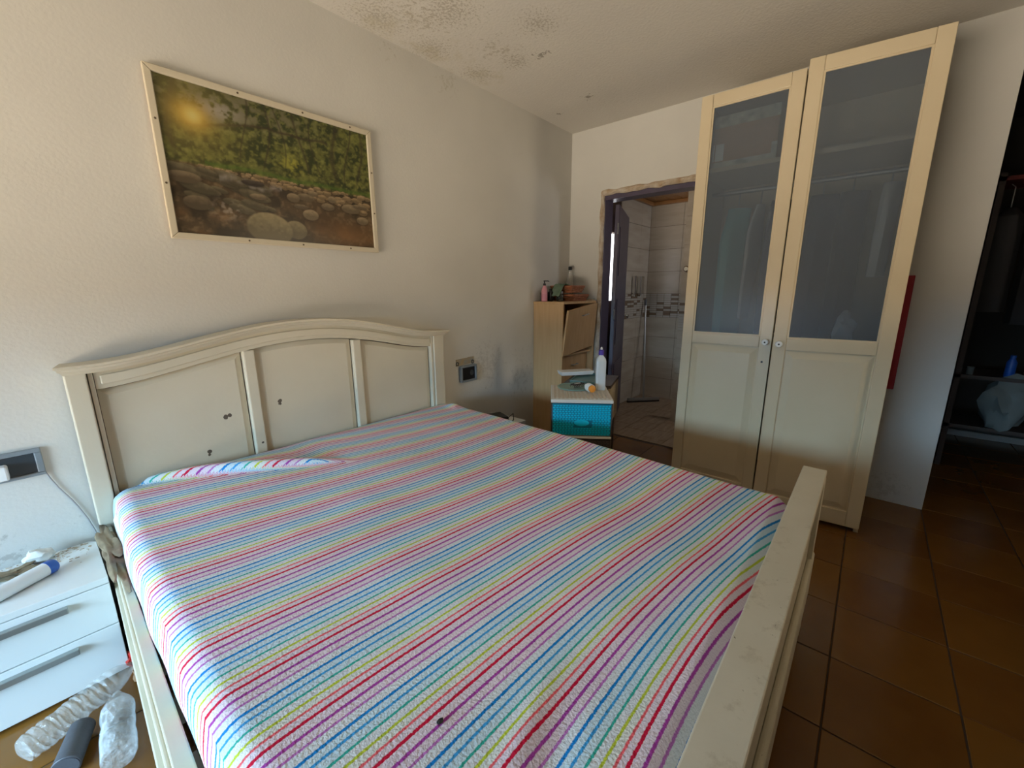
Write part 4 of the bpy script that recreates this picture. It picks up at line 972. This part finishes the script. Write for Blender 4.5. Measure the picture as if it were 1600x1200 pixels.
# hair claw clip
t = thing('hair_clip', 'brown toothed hair claw clip lying on the green plate', 'hair clip', (2.285, 1.40, ZT+.0070), math.radians(-20))
for s in (-1, 1):
    bx(-0.045, 0.045, s*0.014-.003, s*0.014+.003, 0.018, 0.026).build('spine', darkwood_m, t, bevel=.002)
    for k in range(7): MB().tube([(-0.04+k*.0133, s*0.014, 0.02), (-0.04+k*.0133, s*0.024, 0.012), (-0.04+k*.0133, s*0.018, 0.003)], [0.003, .0025, .0012], 6).build('tooth', darkwood_m, t)
MB().tube([(-0.02, 0, 0.024), (0.02, 0, 0.024)], 0.008, 8).build('spring', steel_m, t, smooth=True)

# ------------------------------------------------------------------ dark hall beyond the pillar
rk = thing('storage_shelf', 'dark storage shelving standing in the unlit hall', 'shelf', (4.25, -0.48, 0))
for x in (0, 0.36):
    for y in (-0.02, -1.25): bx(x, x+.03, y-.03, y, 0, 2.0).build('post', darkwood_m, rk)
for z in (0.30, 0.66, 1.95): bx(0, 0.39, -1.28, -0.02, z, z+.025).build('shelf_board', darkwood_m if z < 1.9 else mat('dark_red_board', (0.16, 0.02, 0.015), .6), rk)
for n, (y, w, h) in enumerate([(-0.60, 0.07, .62), (-0.78, 0.08, .7), (-0.97, 0.07, .6)]):
    g = thing('dark_coat', ['dark coat hanging nearest the pillar in the hall', 'middle dark coat hanging in the unlit hall', 'dark coat hanging farthest right in the hall'][n], 'coat', (4.42, y, 0), 0, 'dark coats hanging in the hall')
    m_ = MB().lathe([(w*.25, 1.80), (w*.9, 1.74), (w, 1.6), (w*1.05, 1.74-h)], seg=20)
    for v in m_.bm.verts: v.co.x *= 1.9; v.co.y += .01*math.sin(v.co.x*60)
    m_.build('coat_body', mat('charcoal_fabric_%d' % n, (0.07, 0.07, 0.075), .9), g, smooth=True)
    MB().tube([(0, 0, 1.80), (0, 0, 1.93), (0, .02, 1.95)], .003, 6).build('hanger_hook', steel_m, g)
tag(blob((4.30, -0.77, 0.512), (0.10, 0.11, 0.185), 3, .3).build('plastic_bag', bag_m, smooth=True), 'pale full plastic bag on the hall shelf', 'bag')
for n, y in enumerate((-0.515, -0.575)):
    t = thing('white_jar', ['small pale jar on hall shelf, left one', 'small pale jar on hall shelf, right one'][n], 'jar', (4.29, y, 0.6855), 0, 'pale jars on the hall shelf')
    MB().lathe([(0.016, 0), (0.018, .003), (0.018, .042)]).build('body', bag_m, t, smooth=True)
    MB().lathe([(0.019, .042), (0.019, .055)]).build('lid', bag_m, t, smooth=True)
t = thing('blue_bottle', 'small blue bottle on the hall shelf above the plastic bag', 'bottle', (4.31, -0.76, 0.6855))
MB().lathe([(0.022, 0), (0.025, .005), (0.025, .10), (0.012, .13)]).build('body', bluecap_m, t, smooth=True)
MB().lathe([(0.014, .13), (0.014, .15)]).build('cap', bluecap_m, t, smooth=True)
struct(bx(5.24, 5.27, YB, -0.38, 0, 0.05).build('baseboard_hall', mat('pale_skirting', (0.4, 0.4, 0.38), .5)))
